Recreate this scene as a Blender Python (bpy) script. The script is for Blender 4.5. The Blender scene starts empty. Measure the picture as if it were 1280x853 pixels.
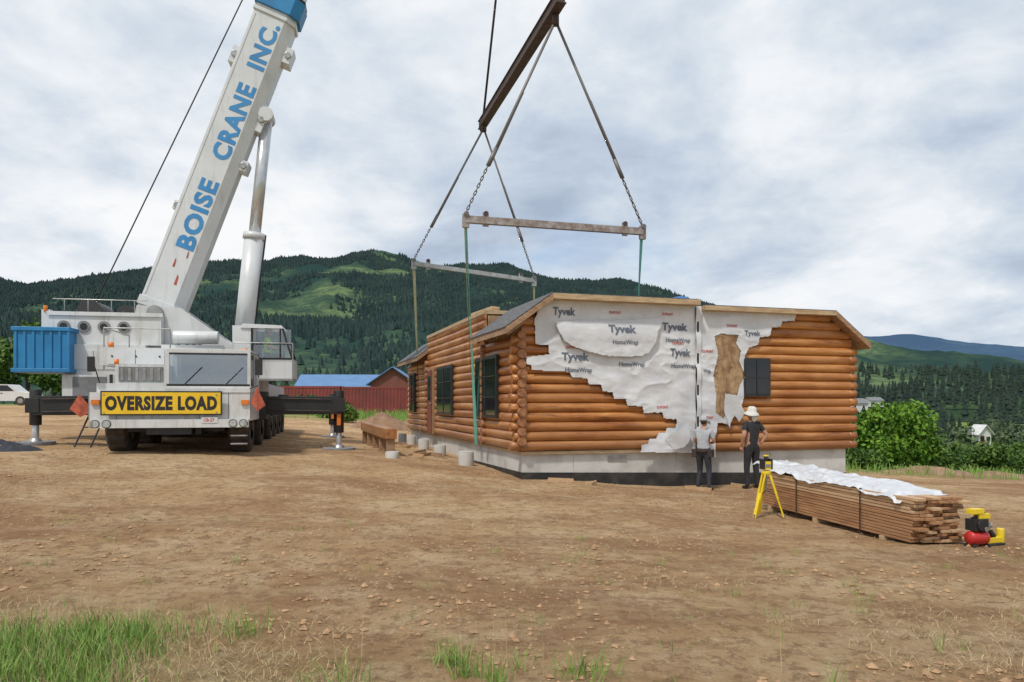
import bpy, math, random, numpy as np
from mathutils import Vector, Matrix, noise as mn
random.seed(7); rng=np.random.default_rng(7)
scene=bpy.context.scene
scene.view_settings.view_transform='Standard'; scene.view_settings.look='None'; scene.view_settings.exposure=0
EYE=1.65
# ------------------------------------------------------------------ materials
def newmat(name):
    m=bpy.data.materials.new(name); m.use_nodes=True
    nt=m.node_tree; b=nt.nodes['Principled BSDF']; return m,nt,b
def ramp(nt,fac,stops):
    r=nt.nodes.new('ShaderNodeValToRGB'); el=r.color_ramp.elements
    while len(el)<len(stops): el.new(0.5)
    for e,(p,c) in zip(el,stops):
        e.position=p; e.color=(c[0],c[1],c[2],1)
    nt.links.new(fac,r.inputs[0]); return r.outputs[0]
def noise(nt,scale,detail=4,rough=.55,vec=None,dist=0):
    n=nt.nodes.new('ShaderNodeTexNoise'); n.inputs['Scale'].default_value=scale
    n.inputs['Detail'].default_value=detail; n.inputs['Roughness'].default_value=rough
    n.inputs['Distortion'].default_value=dist
    if vec is None:
        t=nt.nodes.new('ShaderNodeTexCoord'); vec=t.outputs['Object']
    nt.links.new(vec,n.inputs['Vector']); return n.outputs['Fac']
def mapped(nt,sc,rot=0):
    t=nt.nodes.new('ShaderNodeTexCoord'); m=nt.nodes.new('ShaderNodeMapping')
    m.inputs['Scale'].default_value=sc; m.inputs['Rotation'].default_value=(0,0,rot); nt.links.new(t.outputs['Object'],m.inputs[0]); return m.outputs[0]
def bump(nt,b,h,strength,dist=.02):
    n=nt.nodes.new('ShaderNodeBump'); n.inputs['Strength'].default_value=strength; n.inputs['Distance'].default_value=dist
    nt.links.new(h,n.inputs['Height']); nt.links.new(n.outputs[0],b.inputs['Normal'])
def mixc(nt,fac,a,b_,mode='MIX'):
    m=nt.nodes.new('ShaderNodeMix'); m.data_type='RGBA'; m.blend_type=mode
    if isinstance(fac,(int,float)): m.inputs[0].default_value=fac
    else: nt.links.new(fac,m.inputs[0])
    for k,v in ((6,a),(7,b_)):
        if isinstance(v,tuple): m.inputs[k].default_value=(v[0],v[1],v[2],1)
        else: nt.links.new(v,m.inputs[k])
    return m.outputs[2]
def pm(name,c1,c2=None,scale=3,rough=.6,metal=0,bmp=0,sc=None,bs=None,lo=.35,hi=.65,spec=None):
    m,nt,b=newmat(name)
    if c2 is None: c2=tuple(x*.8 for x in c1)
    v=mapped(nt,sc) if sc else None
    f=noise(nt,scale,4,.62,v)
    nt.links.new(ramp(nt,f,[(lo,c2),(hi,c1)]),b.inputs['Base Color'])
    b.inputs['Roughness'].default_value=rough; b.inputs['Metallic'].default_value=metal
    if spec is not None: b.inputs['Specular IOR Level'].default_value=spec
    if bmp: bump(nt,b,noise(nt,bs or scale*6,4,.6,v),bmp)
    return m
def paint(name,c1,c2,streak,rough):
    m,nt,b=newmat(name)
    col=ramp(nt,noise(nt,.9,4,.6),[(.3,c2),(.55,c1)])
    s=noise(nt,2.2,5,.7,mapped(nt,(3,3,.35)))
    col=mixc(nt,ramp(nt,s,[(.54,(0,0,0)),(.72,(.6,.6,.6))]),col,streak)
    nt.links.new(col,b.inputs['Base Color']);b.inputs['Roughness'].default_value=rough;return m
def glassmat(name,tint,alpha):
    m,nt,b=newmat(name); nt.nodes.remove(b)
    out=[n for n in nt.nodes if n.type=='OUTPUT_MATERIAL'][0]
    g=nt.nodes.new('ShaderNodeBsdfGlossy'); g.inputs[0].default_value=(.75,.8,.85,1); g.inputs['Roughness'].default_value=.03
    t=nt.nodes.new('ShaderNodeBsdfTransparent'); t.inputs[0].default_value=(*tint,1)
    mx=nt.nodes.new('ShaderNodeMixShader'); mx.inputs[0].default_value=alpha
    nt.links.new(t.outputs[0],mx.inputs[1]); nt.links.new(g.outputs[0],mx.inputs[2]); nt.links.new(mx.outputs[0],out.inputs[0])
    return m
WHITE=paint('crane_white_paint',(.62,.63,.63),(.50,.50,.48),(.30,.26,.20),.35)
BOOMW=paint('boom_white_paint',(.64,.66,.67),(.55,.57,.58),(.44,.43,.40),.32)
BLUE=pm('blue_paint',(.02,.22,.48),(.015,.16,.36),2,.45)
BLUETXT=pm('blue_lettering',(.045,.25,.53),(.035,.20,.45),2,.5)
BLACK=pm('black_paint',(.022,.022,.024),(.012,.012,.012),3,.5)
RUBBER=pm('tyre_rubber',(.035,.033,.03),(.075,.06,.045),5,.85,bmp=.3)
STEEL=pm('bare_steel',(.42,.42,.42),(.30,.29,.27),5,.4,.7)
CHROME=pm('cylinder_rod',(.62,.63,.64),(.5,.51,.53),3,.25,.5)
RUST=pm('weathered_grey_steel',(.42,.39,.37),(.22,.15,.12),5,.6,.2,.2)
GRYST=pm('pale_grey_steel',(.42,.44,.44),(.28,.28,.27),5,.6,.2,.2)
DKRUST=pm('dark_rusty_steel',(.10,.065,.058),(.06,.042,.038),5,.7,.2,.2)
ROPE=pm('wire_rope',(.24,.225,.215),(.14,.125,.12),60,.55,.4)
CABLE=pm('greased_cable',(.06,.06,.06),(.04,.04,.04),60,.5,.4)
CHAIN=pm('chain_steel',(.24,.22,.21),(.14,.12,.11),30,.5,.6)
GREENSTR=pm('green_sling',(.09,.33,.27),(.16,.38,.32),14,.8)
YELSTR=pm('yellow_sling',(.52,.47,.22),(.34,.32,.18),14,.8)
YEL=pm('banner_yellow',(.80,.53,.02),(.72,.45,.015),4,.55)
TOOLY=pm('tool_yellow',(.80,.60,.02),(.70,.48,.02),8,.45)
RED=pm('red_paint',(.55,.03,.02),(.42,.02,.02),4,.4)
ORANGE=pm('orange_cloth',(.50,.12,.06),(.30,.07,.04),9,.8)
AMBER=pm('amber_lens',(.75,.22,.02),(.6,.15,.02),4,.2)
LENS=pm('headlamp_lens',(.6,.62,.64),(.4,.42,.44),20,.1,.3)
DKIN=pm('dark_interior',(.03,.032,.035),(.015,.015,.015),3,.8)
GREY=pm('grey_panel',(.22,.23,.24),(.14,.14,.14),3,.5)
GLASS=glassmat('cab_glass',(.66,.72,.74),.26)
GLASSC=glassmat('clear_cab_glass',(.88,.92,.92),.12)
WINGL=pm('window_dark_glass',(.016,.018,.022),(.01,.011,.013),2,.06,spec=.55)
FRAMEB=pm('black_window_frame',(.018,.018,.02),(.03,.03,.03),4,.4)
CONC=pm('foundation_concrete',(.56,.55,.52),(.38,.37,.34),1.6,.85,bmp=.25,bs=25,lo=.3,hi=.58)
TAR=pm('foundation_tar_coat',(.018,.018,.019),(.06,.052,.045),3,.55,bmp=.2,lo=.3,hi=.55)
TRIM=pm('cedar_trim',(.40,.25,.14),(.24,.145,.08),3,.6,sc=(2,2,10),bmp=.15)
TRIML=pm('raw_lumber_edge',(.54,.40,.24),(.36,.24,.13),3,.7,sc=(1,6,6),bmp=.15)
SHING=pm('grey_shingles',(.15,.15,.155),(.07,.07,.075),14,.9,bmp=.6,bs=30)
OSB=pm('torn_fibre_board',(.46,.31,.17),(.24,.14,.07),5,.9,bmp=.8,bs=30,sc=(1.6,1,.8))
TARP=pm('blue_tarp',(.03,.16,.40),(.02,.11,.30),4,.5,bmp=.4)
def logmat(name,sc,sc2):
    m,nt,b=newmat(name); v=mapped(nt,sc)
    f=noise(nt,1.0,7,.70,v,.5); col=ramp(nt,f,[(.32,(.12,.035,.010)),(.45,(.35,.125,.030)),(.57,(.49,.205,.052)),(.72,(.68,.37,.145))])
    v2=mapped(nt,sc2);col=mixc(nt,ramp(nt,noise(nt,1.0,2,.5,v2),[(.40,(0,0,0)),(.62,(.65,.65,.65))]),col,(.25,.080,.022))
    col=mixc(nt,ramp(nt,noise(nt,.6,4,.6),[(.45,(0,0,0)),(.7,(.6,.6,.6))]),col,(.56,.28,.105))
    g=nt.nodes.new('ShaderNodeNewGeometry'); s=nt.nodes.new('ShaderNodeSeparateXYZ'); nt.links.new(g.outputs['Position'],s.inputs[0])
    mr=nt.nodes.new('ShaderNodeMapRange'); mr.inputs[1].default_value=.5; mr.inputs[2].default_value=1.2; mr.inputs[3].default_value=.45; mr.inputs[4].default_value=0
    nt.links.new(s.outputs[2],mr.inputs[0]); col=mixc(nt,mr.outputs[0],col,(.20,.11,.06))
    nt.links.new(col,b.inputs['Base Color']); b.inputs['Roughness'].default_value=.36
    bump(nt,b,noise(nt,3,5,.6,v),.35,.01); return m
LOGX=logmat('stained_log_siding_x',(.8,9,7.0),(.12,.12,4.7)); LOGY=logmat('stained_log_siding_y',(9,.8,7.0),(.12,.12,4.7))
LOGEND=pm('log_end_grain',(.40,.18,.075),(.18,.07,.03),9,.6,bmp=.2)
BOARD=pm('cedar_boards',(.46,.25,.12),(.25,.12,.055),2,.65,sc=(9,1,16),bmp=.2,lo=.3,hi=.7)
BOARD2=pm('cedar_boards_pale',(.58,.40,.23),(.40,.24,.13),2,.7,sc=(9,1,16),bmp=.2,lo=.3,hi=.7)
PLAST=pm('white_plastic_wrap',(.66,.67,.69),(.50,.52,.55),6,.3,bmp=.7,bs=12)
TYV=pm('white_house_wrap',(.68,.69,.70),(.55,.56,.58),1.4,.5,bmp=1.0,bs=3.5)
TXTG=pm('wrap_print_grey',(.10,.12,.16),(.14,.16,.21),5,.6)
TXTR=pm('wrap_print_red',(.55,.05,.05),(.45,.05,.05),5,.6)
DOOR=pm('red_brown_door',(.20,.05,.03),(.14,.03,.02),3,.45)
CRED=pm('container_red',(.24,.045,.035),(.15,.035,.028),.8,.6)
BROOF=pm('blue_metal_roof',(.10,.22,.42),(.08,.18,.36),1,.4)
BARN=pm('barn_wall',(.22,.07,.05),(.15,.05,.04),1,.8)
WWALL=pm('white_siding',(.66,.66,.65),(.56,.56,.54),1,.8)
SKIN=pm('skin',(.45,.25,.17),(.38,.19,.12),8,.55)
HAIR=pm('hair_brown',(.06,.04,.025),(.03,.02,.015),20,.7)
TBLK=pm('black_cotton',(.018,.018,.02),(.03,.03,.033),9,.9,bmp=.4)
TGRY=pm('pale_grey_cotton',(.42,.44,.46),(.32,.34,.37),6,.9,bmp=.4)
JEAN=pm('dark_denim',(.025,.028,.038),(.04,.045,.055),9,.9,bmp=.4)
HATW=pm('white_hat_cloth',(.66,.66,.62),(.54,.54,.50),8,.8)
BOOT=pm('boot_leather',(.05,.035,.025),(.03,.02,.015),8,.7)
HIVIS=pm('hi_vis_yellow',(.55,.85,.05),(.45,.75,.04),8,.8)
BARK=pm('bark',(.10,.07,.05),(.05,.035,.025),6,.9,bmp=.5)
def leaf(name,c1,c2,scale):
    m=pm(name,c1,c2,scale,.75,lo=.38,hi=.62,spec=.2); return m
LEAFD=leaf('leaf_deciduous',(.125,.21,.040),(.04,.085,.022),1.3)
LEAFS=leaf('leaf_shrub_bright',(.17,.30,.03),(.05,.13,.018),2.0)
LEAFO=leaf('leaf_olive_far',(.13,.18,.09),(.05,.08,.045),.25)
PINE=leaf('conifer_needles',(.038,.062,.042),(.014,.027,.022),.12)
PINEF=leaf('conifer_needles_distant',(.030,.058,.050),(.016,.036,.036),.012)  # needle colour tinted blue-green to stand in for haze on the mountain
GRASS=pm('grass_blades',(.26,.40,.08),(.13,.24,.04),5,.7,lo=.35,hi=.65)
GRASSD=pm('dry_grass',(.60,.47,.27),(.40,.29,.15),9,.8)
CLOD=pm('soil_clods',(.47,.30,.165),(.30,.18,.095),6,.95,bmp=.5)
SOILP=pm('piled_soil',(.32,.20,.12),(.18,.105,.06),2,.95,bmp=.9,bs=8)
# ------------------------------------------------------------------ mesh helper
def group(name,loc=(0,0,0),rz=0):
    e=bpy.data.objects.new(name,None); e.empty_display_size=.3
    e.location=loc; e.rotation_euler=(0,0,rz); scene.collection.objects.link(e); return e
class MB:
    def __init__(s,M=None): s.v=[];s.f=[];s.mi=[];s.sm=[];s.mats=[];s.M=M or Matrix.Identity(4)
    def add(s,vs,fs,mat,smooth=False):
        if mat not in s.mats: s.mats.append(mat)
        k=s.mats.index(mat); o=len(s.v)
        s.v+= [tuple(s.M@Vector(v)) for v in vs]
        for f in fs: s.f.append([i+o for i in f]); s.mi.append(k); s.sm.append(smooth)
    def box(s,x0,x1,y0,y1,z0,z1,mat):
        s.add([(x0,y0,z0),(x1,y0,z0),(x1,y1,z0),(x0,y1,z0),(x0,y0,z1),(x1,y0,z1),(x1,y1,z1),(x0,y1,z1)],
              [(0,3,2,1),(4,5,6,7),(0,1,5,4),(1,2,6,5),(2,3,7,6),(3,0,4,7)],mat)
    def cyl(s,p,q,r,mat,r2=None,n=14,caps=True,sm=True):
        p=Vector(p);q=Vector(q);r2=r if r2 is None else r2
        a=(q-p).normalized(); t=Vector((0,0,1)) if abs(a.z)<.9 else Vector((1,0,0))
        u=a.cross(t).normalized(); w=a.cross(u)
        vs=[];
        for c,rr in ((p,r),(q,r2)):
            for i in range(n):
                an=2*math.pi*i/n; vs.append(c+(u*math.cos(an)+w*math.sin(an))*rr)
        s.add(vs,[(i,n+i,n+(i+1)%n,(i+1)%n) for i in range(n)],mat,sm)
        if caps: s.add(vs,[tuple(range(n)),tuple(reversed(range(n,2*n)))],mat)
    def beam(s,p,q,w,h,mat,side=(0,1,0)):
        p=Vector(p);q=Vector(q);a=(q-p).normalized();sd=Vector(side);sd=(sd-a*sd.dot(a)).normalized();up=a.cross(sd)
        vs=[c+sd*i*w/2+up*j*h/2 for c in (p,q) for i,j in ((-1,-1),(1,-1),(1,1),(-1,1))]
        s.add(vs,[(0,1,2,3),(7,6,5,4),(0,4,5,1),(1,5,6,2),(2,6,7,3),(3,7,4,0)],mat)
    def prism(s,poly,ext,mat):
        n=len(poly);e=Vector(ext); vs=[Vector(p) for p in poly]+[Vector(p)+e for p in poly]
        s.add(vs,[tuple(range(n)),tuple(reversed(range(n,2*n)))]+[(i,n+i,n+(i+1)%n,(i+1)%n) for i in range(n)],mat)
    def ball(s,c,r,mat,nu=14,nv=9):
        if isinstance(r,(int,float)): r=(r,r,r)
        vs=[];fs=[]
        for j in range(nv+1):
            ph=math.pi*j/nv
            for i in range(nu):
                th=2*math.pi*i/nu
                vs.append((c[0]+r[0]*math.sin(ph)*math.cos(th),c[1]+r[1]*math.sin(ph)*math.sin(th),c[2]+r[2]*math.cos(ph)))
        for j in range(nv):
            for i in range(nu): fs.append((j*nu+i,(j+1)*nu+i,(j+1)*nu+(i+1)%nu,j*nu+(i+1)%nu))
        s.add(vs,fs,mat,True)
    def build(s,name,parent=None,bevel=0,rec=True):
        me=bpy.data.meshes.new(name); me.from_pydata(s.v,[],s.f)
        for m in s.mats: me.materials.append(m)
        me.polygons.foreach_set('material_index',s.mi); me.polygons.foreach_set('use_smooth',s.sm)
        o=bpy.data.objects.new(name,me); scene.collection.objects.link(o)
        if rec:
            import bmesh
            bm=bmesh.new(); bm.from_mesh(me); bmesh.ops.remove_doubles(bm,verts=bm.verts,dist=1e-5) if bevel==0 else bmesh.ops.remove_doubles(bm,verts=bm.verts,dist=1e-6)
            bmesh.ops.recalc_face_normals(bm,faces=bm.faces); bm.to_mesh(me); bm.free()
        if bevel:
            b=o.modifiers.new('b','BEVEL'); b.width=bevel; b.segments=2; b.limit_method='ANGLE'; b.angle_limit=math.radians(50)
        if parent: o.parent=parent
        return o
def mesh_np(name,V,F,mat,parent=None,smooth=False):
    me=bpy.data.meshes.new(name); k=F.shape[1]
    me.vertices.add(len(V)); me.vertices.foreach_set('co',np.ascontiguousarray(V,dtype=np.float32).ravel())
    me.loops.add(F.size); me.loops.foreach_set('vertex_index',np.ascontiguousarray(F,dtype=np.int32).ravel())
    me.polygons.add(len(F)); me.polygons.foreach_set('loop_start',np.arange(0,F.size,k,dtype=np.int32))
    me.polygons.foreach_set('use_smooth',np.full(len(F),smooth))
    me.update(calc_edges=True); me.validate()
    me.materials.append(mat); o=bpy.data.objects.new(name,me); scene.collection.objects.link(o)
    if parent: o.parent=parent
    return o
def text_to(mb,txt,origin,xd,yd,width,height,mat,bold=.02,warp=None,sp=1.0):
    cu=bpy.data.curves.new('t','FONT'); cu.body=txt; cu.offset=bold; cu.extrude=0; cu.resolution_u=3; cu.space_character=sp
    ob=bpy.data.objects.new('t',cu); scene.collection.objects.link(ob)
    bpy.context.view_layer.update()
    me=bpy.data.meshes.new_from_object(ob.evaluated_get(bpy.context.evaluated_depsgraph_get()))
    xs=[v.co.x for v in me.vertices]; ys=[v.co.y for v in me.vertices]
    x0,x1,y0,y1=min(xs),max(xs),min(ys),max(ys); o=Vector(origin);xd=Vector(xd);yd=Vector(yd)
    vs=[o+xd*((v.co.x-x0)/(x1-x0)*width)+yd*((v.co.y-y0)/(y1-y0)*height) for v in me.vertices]
    if warp: vs=[warp(v) for v in vs]
    mb.add(vs,[tuple(p.vertices) for p in me.polygons],mat)
    bpy.data.objects.remove(ob); bpy.data.meshes.remove(me)
def vn(x,y,s=0):
    ix=np.floor(x);iy=np.floor(y);fx=x-ix;fy=y-iy;fx=fx*fx*(3-2*fx);fy=fy*fy*(3-2*fy)
    h=lambda a,b:np.modf(np.abs(np.sin(a*127.1+b*311.7+s*17.3)*43758.5453))[0]
    return (h(ix,iy)*(1-fx)+h(ix+1,iy)*fx)*(1-fy)+(h(ix,iy+1)*(1-fx)+h(ix+1,iy+1)*fx)*fy
def fbm(x,y,o=4,s=0):
    t=0;a=.5
    for i in range(o): t=t+a*vn(x,y,s+i);x,y=(x*.8-y*.6)*2.03,(x*.6+y*.8)*2.03;a*=.5
    return t
# ------------------------------------------------------------------ ground height
CP=np.array([(-10,2,.05),(0,2,0),(10,2,0),(-6,6,.1),(0,6,0),(6,6,-.06),(-10,10,.4),(-4,10,.15),(0,10,.05),(5,10,-.12),(10,10,-.25),
(-7.4,16,.5),(-11.5,17.6,.66),(-4.2,18.8,.42),(-16,16,.75),(-9,26,.65),(.17,15.1,.06),(4.6,16.0,-.27),(8.3,17.6,-.27),(-4.2,28.7,.06),(-1.3,20,.08),
(4.2,31,-.1),(11,20,-.5),(4.22,12.4,-.15),(-25,30,1.0),(-42,60,1.42),(-10,50,.6),(-20,80,.6),(0,70,.3),(-60,120,1.2),(14,28,-.9),(16,38,-1.9),
(30,50,-3),(30,30,-1.5),(60,100,-7),(120,200,-11),(100,300,-13),(0,300,-5),(-200,300,0),(-100,150,.8),(0,1000,0),(600,1000,-12),(-600,1000,0),
(1000,300,-13),(-20,-20,0),(20,-20,0),(-60,-20,.5),(60,-20,-1),(60,30,-2.5),(0,-300,0),(0,5000,0),(5000,2000,-5),(-5000,2000,0),(-3000,-3000,0),(3000,-3000,0)],float)
def warpc(x,y):
    r=np.sqrt(x*x+y*y)+1e-9; k=np.log1p(r/15)/r*15; return x*k,y*k
cx,cy=warpc(CP[:,0],CP[:,1]); n=len(CP)
D=np.sqrt((cx[:,None]-cx)**2+(cy[:,None]-cy)**2)
A=np.zeros((n+1,n+1)); A[:n,:n]=D-np.eye(n)*.3; A[n,:n]=1;A[:n,n]=1
WT=np.linalg.solve(A,np.append(CP[:,2],0))
def gz(x,y):
    x=np.asarray(x,float);y=np.asarray(y,float);wx,wy=warpc(x,y)
    r=np.full(x.shape,WT[n])
    for i in range(n): r=r+WT[i]*np.sqrt((wx-cx[i])**2+(wy-cy[i])**2)
    return r
def g1(x,y): return float(gz(np.array([x]),np.array([y]))[0])
def rutmask(x,y):
    r=0
    for (cx0,cy0,R,a0,a1) in ((-13,3,13.5,-.3,1.6),(-13,3,15.4,-.3,1.6),(9,-6,16.5,1.2,3.2),(9,-6,18.3,1.2,3.2),(2,-14,24.0,.6,2.4),(2,-14,25.9,.6,2.4)):
        d=np.sqrt((x-cx0)**2+(y-cy0)**2)-R; an=np.arctan2(y-cy0,x-cx0)
        r=np.maximum(r,np.exp(-(d/.20)**2)*((an>a0)&(an<a1))*np.clip(fbm(x*.5,y*.5,2,33)*2.6-.6,0,1))
    return r
def rough_(x,y):
    nr=np.exp(-((x/40)**2+((y-10)/35)**2))
    rr=fbm(x*.5,y*.5,3,19); ch=np.clip((rr-.44)*5,0,1)*np.exp(-((y-6)/5)**2)
    return ((fbm(x*.9,y*.9,3,3)-.44)*.09+(fbm(x*.3,y*.3,2,9)-.37)*.12+(fbm(x*2.6,y*2.6,2,13)-.37)*.06*ch-.03*rutmask(x,y))*nr
N=700
t=np.linspace(-1,1,N); b_=7.7; ax=6500/np.sinh(b_)*np.sinh(b_*t)
X,Y=np.meshgrid(ax,ax+7); Z=gz(X,Y)+rough_(X,Y)
gn=fbm(X*.25,Y*.25,4,11)
g=np.clip((Y-40)/12,0,1)*(X<2)+np.clip((X*1.0-7)/6,0,1)*np.clip((Y-22)/4,0,1)
g=np.maximum(g,np.clip((Y-60)/20,0,1)); g=np.maximum(g,np.clip((-Y-6)/6,0,1))
leftroad=(X<-16)&(Y<75)&(Y>20); g=np.where(leftroad,g*np.clip((Y-58)/10,0,1),g)
g=np.maximum(g,np.exp(-(((X+3.8)/1.7)**2+((Y-3.9)/1.1)**2))*.6)
g=np.clip(g+(gn-.45)*1.2*(g>.02)*(g<.98),0,1)
V=np.stack([X,Y,Z],-1).reshape(-1,3); idx=np.arange(N*N).reshape(N,N)
F=np.stack([idx[:-1,:-1],idx[:-1,1:],idx[1:,1:],idx[1:,:-1]],-1).reshape(-1,4)
GM,nt,b=newmat('dirt_and_grass_ground')
col=ramp(nt,noise(nt,.17,5,.65),[(.38,(.38,.215,.11)),(.48,(.52,.33,.17)),(.60,(.61,.42,.23))])
col=mixc(nt,ramp(nt,noise(nt,.9,7,.74),[(.46,(0,0,0)),(.60,(.75,.75,.75))]),col,(.67,.49,.30))
col=mixc(nt,ramp(nt,noise(nt,.38,7,.78,mapped(nt,(.6,1.2,1),.5)),[(.49,(0,0,0)),(.60,(.8,.8,.8))]),col,(.34,.19,.098))
col=mixc(nt,ramp(nt,noise(nt,6,6,.82),[(.42,(.7,.7,.7)),(.50,(0,0,0))]),col,(.28,.165,.088))
col=mixc(nt,ramp(nt,noise(nt,17,4,.75,mapped(nt,(1,.4,1),.8)),[(.57,(0,0,0)),(.68,(.6,.6,.6))]),col,(.74,.59,.38))
ar=nt.nodes.new('ShaderNodeAttribute'); ar.attribute_name='rut'
col=mixc(nt,ar.outputs['Fac'],col,(.40,.245,.13))
at=nt.nodes.new('ShaderNodeAttribute'); at.attribute_name='grassmask'
gc=ramp(nt,noise(nt,.5,5,.7),[(.3,(.08,.13,.03)),(.5,(.15,.22,.045)),(.7,(.30,.31,.11))])
col=mixc(nt,at.outputs['Fac'],col,gc); nt.links.new(col,b.inputs['Base Color']); b.inputs['Roughness'].default_value=.95;b.inputs['Specular IOR Level'].default_value=.1
bump(nt,b,noise(nt,3.5,9,.80),1.0,.13)
gob=mesh_np('ground',V,F,GM,None,True)
a_=gob.data.attributes.new('grassmask','FLOAT','POINT'); a_.data.foreach_set('value',g.ravel().astype(np.float32))
a_=gob.data.attributes.new('rut','FLOAT','POINT'); a_.data.foreach_set('value',(rutmask(X,Y)*.55*(np.abs(X)<40)*(Y<40)).ravel().astype(np.float32))
# ------------------------------------------------------------------ mountains
def terrain(name,xs,ys,hf,mat):
    X,Y=np.meshgrid(xs,ys);Z=hf(X,Y);V=np.stack([X,Y,Z],-1).reshape(-1,3);i=np.arange(len(xs)*len(ys)).reshape(len(ys),len(xs))
    F=np.stack([i[:-1,:-1],i[:-1,1:],i[1:,1:],i[1:,:-1]],-1).reshape(-1,4); return mesh_np(name,V,F,mat,None,True)
SP=[-800,-300,0,60,130,190,250,300,340,380,420,450,480,510,540,580,620,650,680,710,740,770,800,820,840,870,920,980,1040,1090,1150,1300,1700]
SY=[380,360,354,358,356,345,334,330,332,324,328,320,318,323,330,328,333,342,347,353,357,355,358,366,376,389,405,432,465,486,494,496,497]
def mh(X,Y):
    px=640+924*X/3000; H=(503-np.interp(px,SP,SY))/924*3000+6
    tt=np.clip((Y-650)/2350,0,1); s=np.where(tt<1,tt**1.25,1)
    back=np.clip((Y-3000)/1500,0,1); s=s*(1-back*.7)
    r=1-np.abs(2*fbm(X/430+Y/1900,Y/900,4,2)-1)
    hs=np.clip(H/560,0,1)
    d=(r-.66)*460*tt*(1-tt*.90)*hs + (fbm(X/90,Y/120,3,6)-.45)*40*np.minimum(tt*3,1)*(1-.35*tt)*np.clip(hs*2,0,1)
    return H*s*1.0+d-4
def forest_mat(name,dark,mid,light,s1,th=(.40,.53,.62)):
    m,nt,b=newmat(name)
    c=ramp(nt,noise(nt,s1,6,.65),[(th[0],dark),(th[1],mid),(th[2],light)])
    c=mixc(nt,ramp(nt,noise(nt,s1*14,3,.7),[(.4,(0,0,0)),(.6,(.6,.6,.6))]),c,dark)
    nt.links.new(c,b.inputs['Base Color']); b.inputs['Roughness'].default_value=1;b.inputs['Specular IOR Level'].default_value=0; return m
MM=forest_mat('forested_mountain',(.024,.050,.046),(.058,.095,.058),(.13,.18,.085),.0036,(.44,.53,.61))  # bluish greens include distance haze, mixed straight into the colour
terrain('mountain',np.linspace(-3600,4200,420),np.linspace(600,4600,260),mh,MM)
P2=[900,1000,1065,1100,1140,1180,1230,1280,1350,1500]; Q2=[398,410,419,419,416,423,429,435,438,448]
def rh(X,Y):
    px=640+924*X/8000; H=(503-np.interp(px,P2,Q2))/924*8000
    return H*np.clip(1-np.abs(Y-8000)/2600,0,1)+ (fbm(X/600,Y/600,4,8)-.45)*90
terrain('distant_mountain_ridge',np.linspace(1500,9500,160),np.linspace(5400,9500,60),rh,forest_mat('haze_tinted_ridge',(.050,.090,.155),(.065,.115,.18),(.08,.135,.19),.0012))  # blue aerial haze is painted into the ridge's base colours
def fh(X,Y):
    up=np.clip((Y-480)/500,0,1); r=np.clip((X+100)/500,0,1)
    return -16+up*(30+20*r+ (fbm(X/120,Y/160,3,4)-.45)*34)
terrain('foothill',np.linspace(-900,1500,160),np.linspace(470,1400,70),fh,forest_mat('foothill_cover',(.03,.055,.03),(.06,.10,.045),(.12,.17,.07),.012))
# ------------------------------------------------------------------ trees
def cones(P,Hh,R,k,layers,name,mat,z0=0.0):
    V=[];F=[];o=0;n_=len(P)
    for L in range(layers):
        f0=.08+.92*L/layers; f1=min(1.0,f0+.92/layers*1.75)
        rr=R*(1-f0)**.85+R*.05
        jit=rng.uniform(.65,1.25,(n_,k)); ang=rng.uniform(0,6.28,(n_,1))+np.arange(k)*2*np.pi/k
        rim=np.stack([P[:,0:1]+np.cos(ang)*rr[:,None]*jit,P[:,1:2]+np.sin(ang)*rr[:,None]*jit,P[:,2:3]+Hh[:,None]*(f0+rng.uniform(-.03,.03,(n_,k)))],-1)
        apex=np.stack([P[:,0],P[:,1],P[:,2]+Hh*f1],-1)[:,None,:]
        vs=np.concatenate([rim,apex],1).reshape(-1,3); V.append(vs)
        base=o+np.arange(n_)[:,None]*(k+1); i=np.arange(k)
        F.append(np.stack([base+i,base+(i+1)%k,np.broadcast_to(base+k,(n_,k))],-1).reshape(-1,3)); o+=n_*(k+1)
    return mesh_np(name,np.concatenate(V),np.concatenate(F),mat)
M0=170000
x=rng.uniform(-2500,1400,M0); y=800+2330*rng.random(M0)**.72
dn=fbm(x/260,y/330,4,21)+.25*fbm(x/60,y/60,2,5)
keep=((dn<.62)|((dn<.72)&(rng.random(M0)<.3)))&(np.abs(x/y)<.80)&(x/y<.40); x=x[keep];y=y[keep]
z=mh(x,y); hh=rng.uniform(8,16,len(x))*np.where(rng.random(len(x))<.1,1.3,1); P=np.stack([x,y,z-2],-1)
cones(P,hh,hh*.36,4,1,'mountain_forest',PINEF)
M0=7500; x=rng.uniform(-800,1350,M0);y=rng.uniform(500,1150,M0); k=(fbm(x/70,y/90,3,31)<.54)&(x/y>-.75); x=x[k];y=y[k]
hh=rng.uniform(10,19,len(x)); cones(np.stack([x,y,fh(x,y)-.5],-1),hh,hh*.2,7,4,'foothill_forest',PINE)
M0=1700; x=rng.uniform(-320,560,M0);y=rng.uniform(170,480,M0); k=(fbm(x/40,y/50,3,41)<.47)&((x/y>-.62))&~((x/y>.60)&(x/y<.69)&(y<260)); x=x[k];y=y[k]
hh=rng.uniform(7,13,len(x)); cones(np.stack([x,y,gz(x,y)-.3],-1),hh,hh*.2,8,6,'valley_conifers',PINE)
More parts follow.
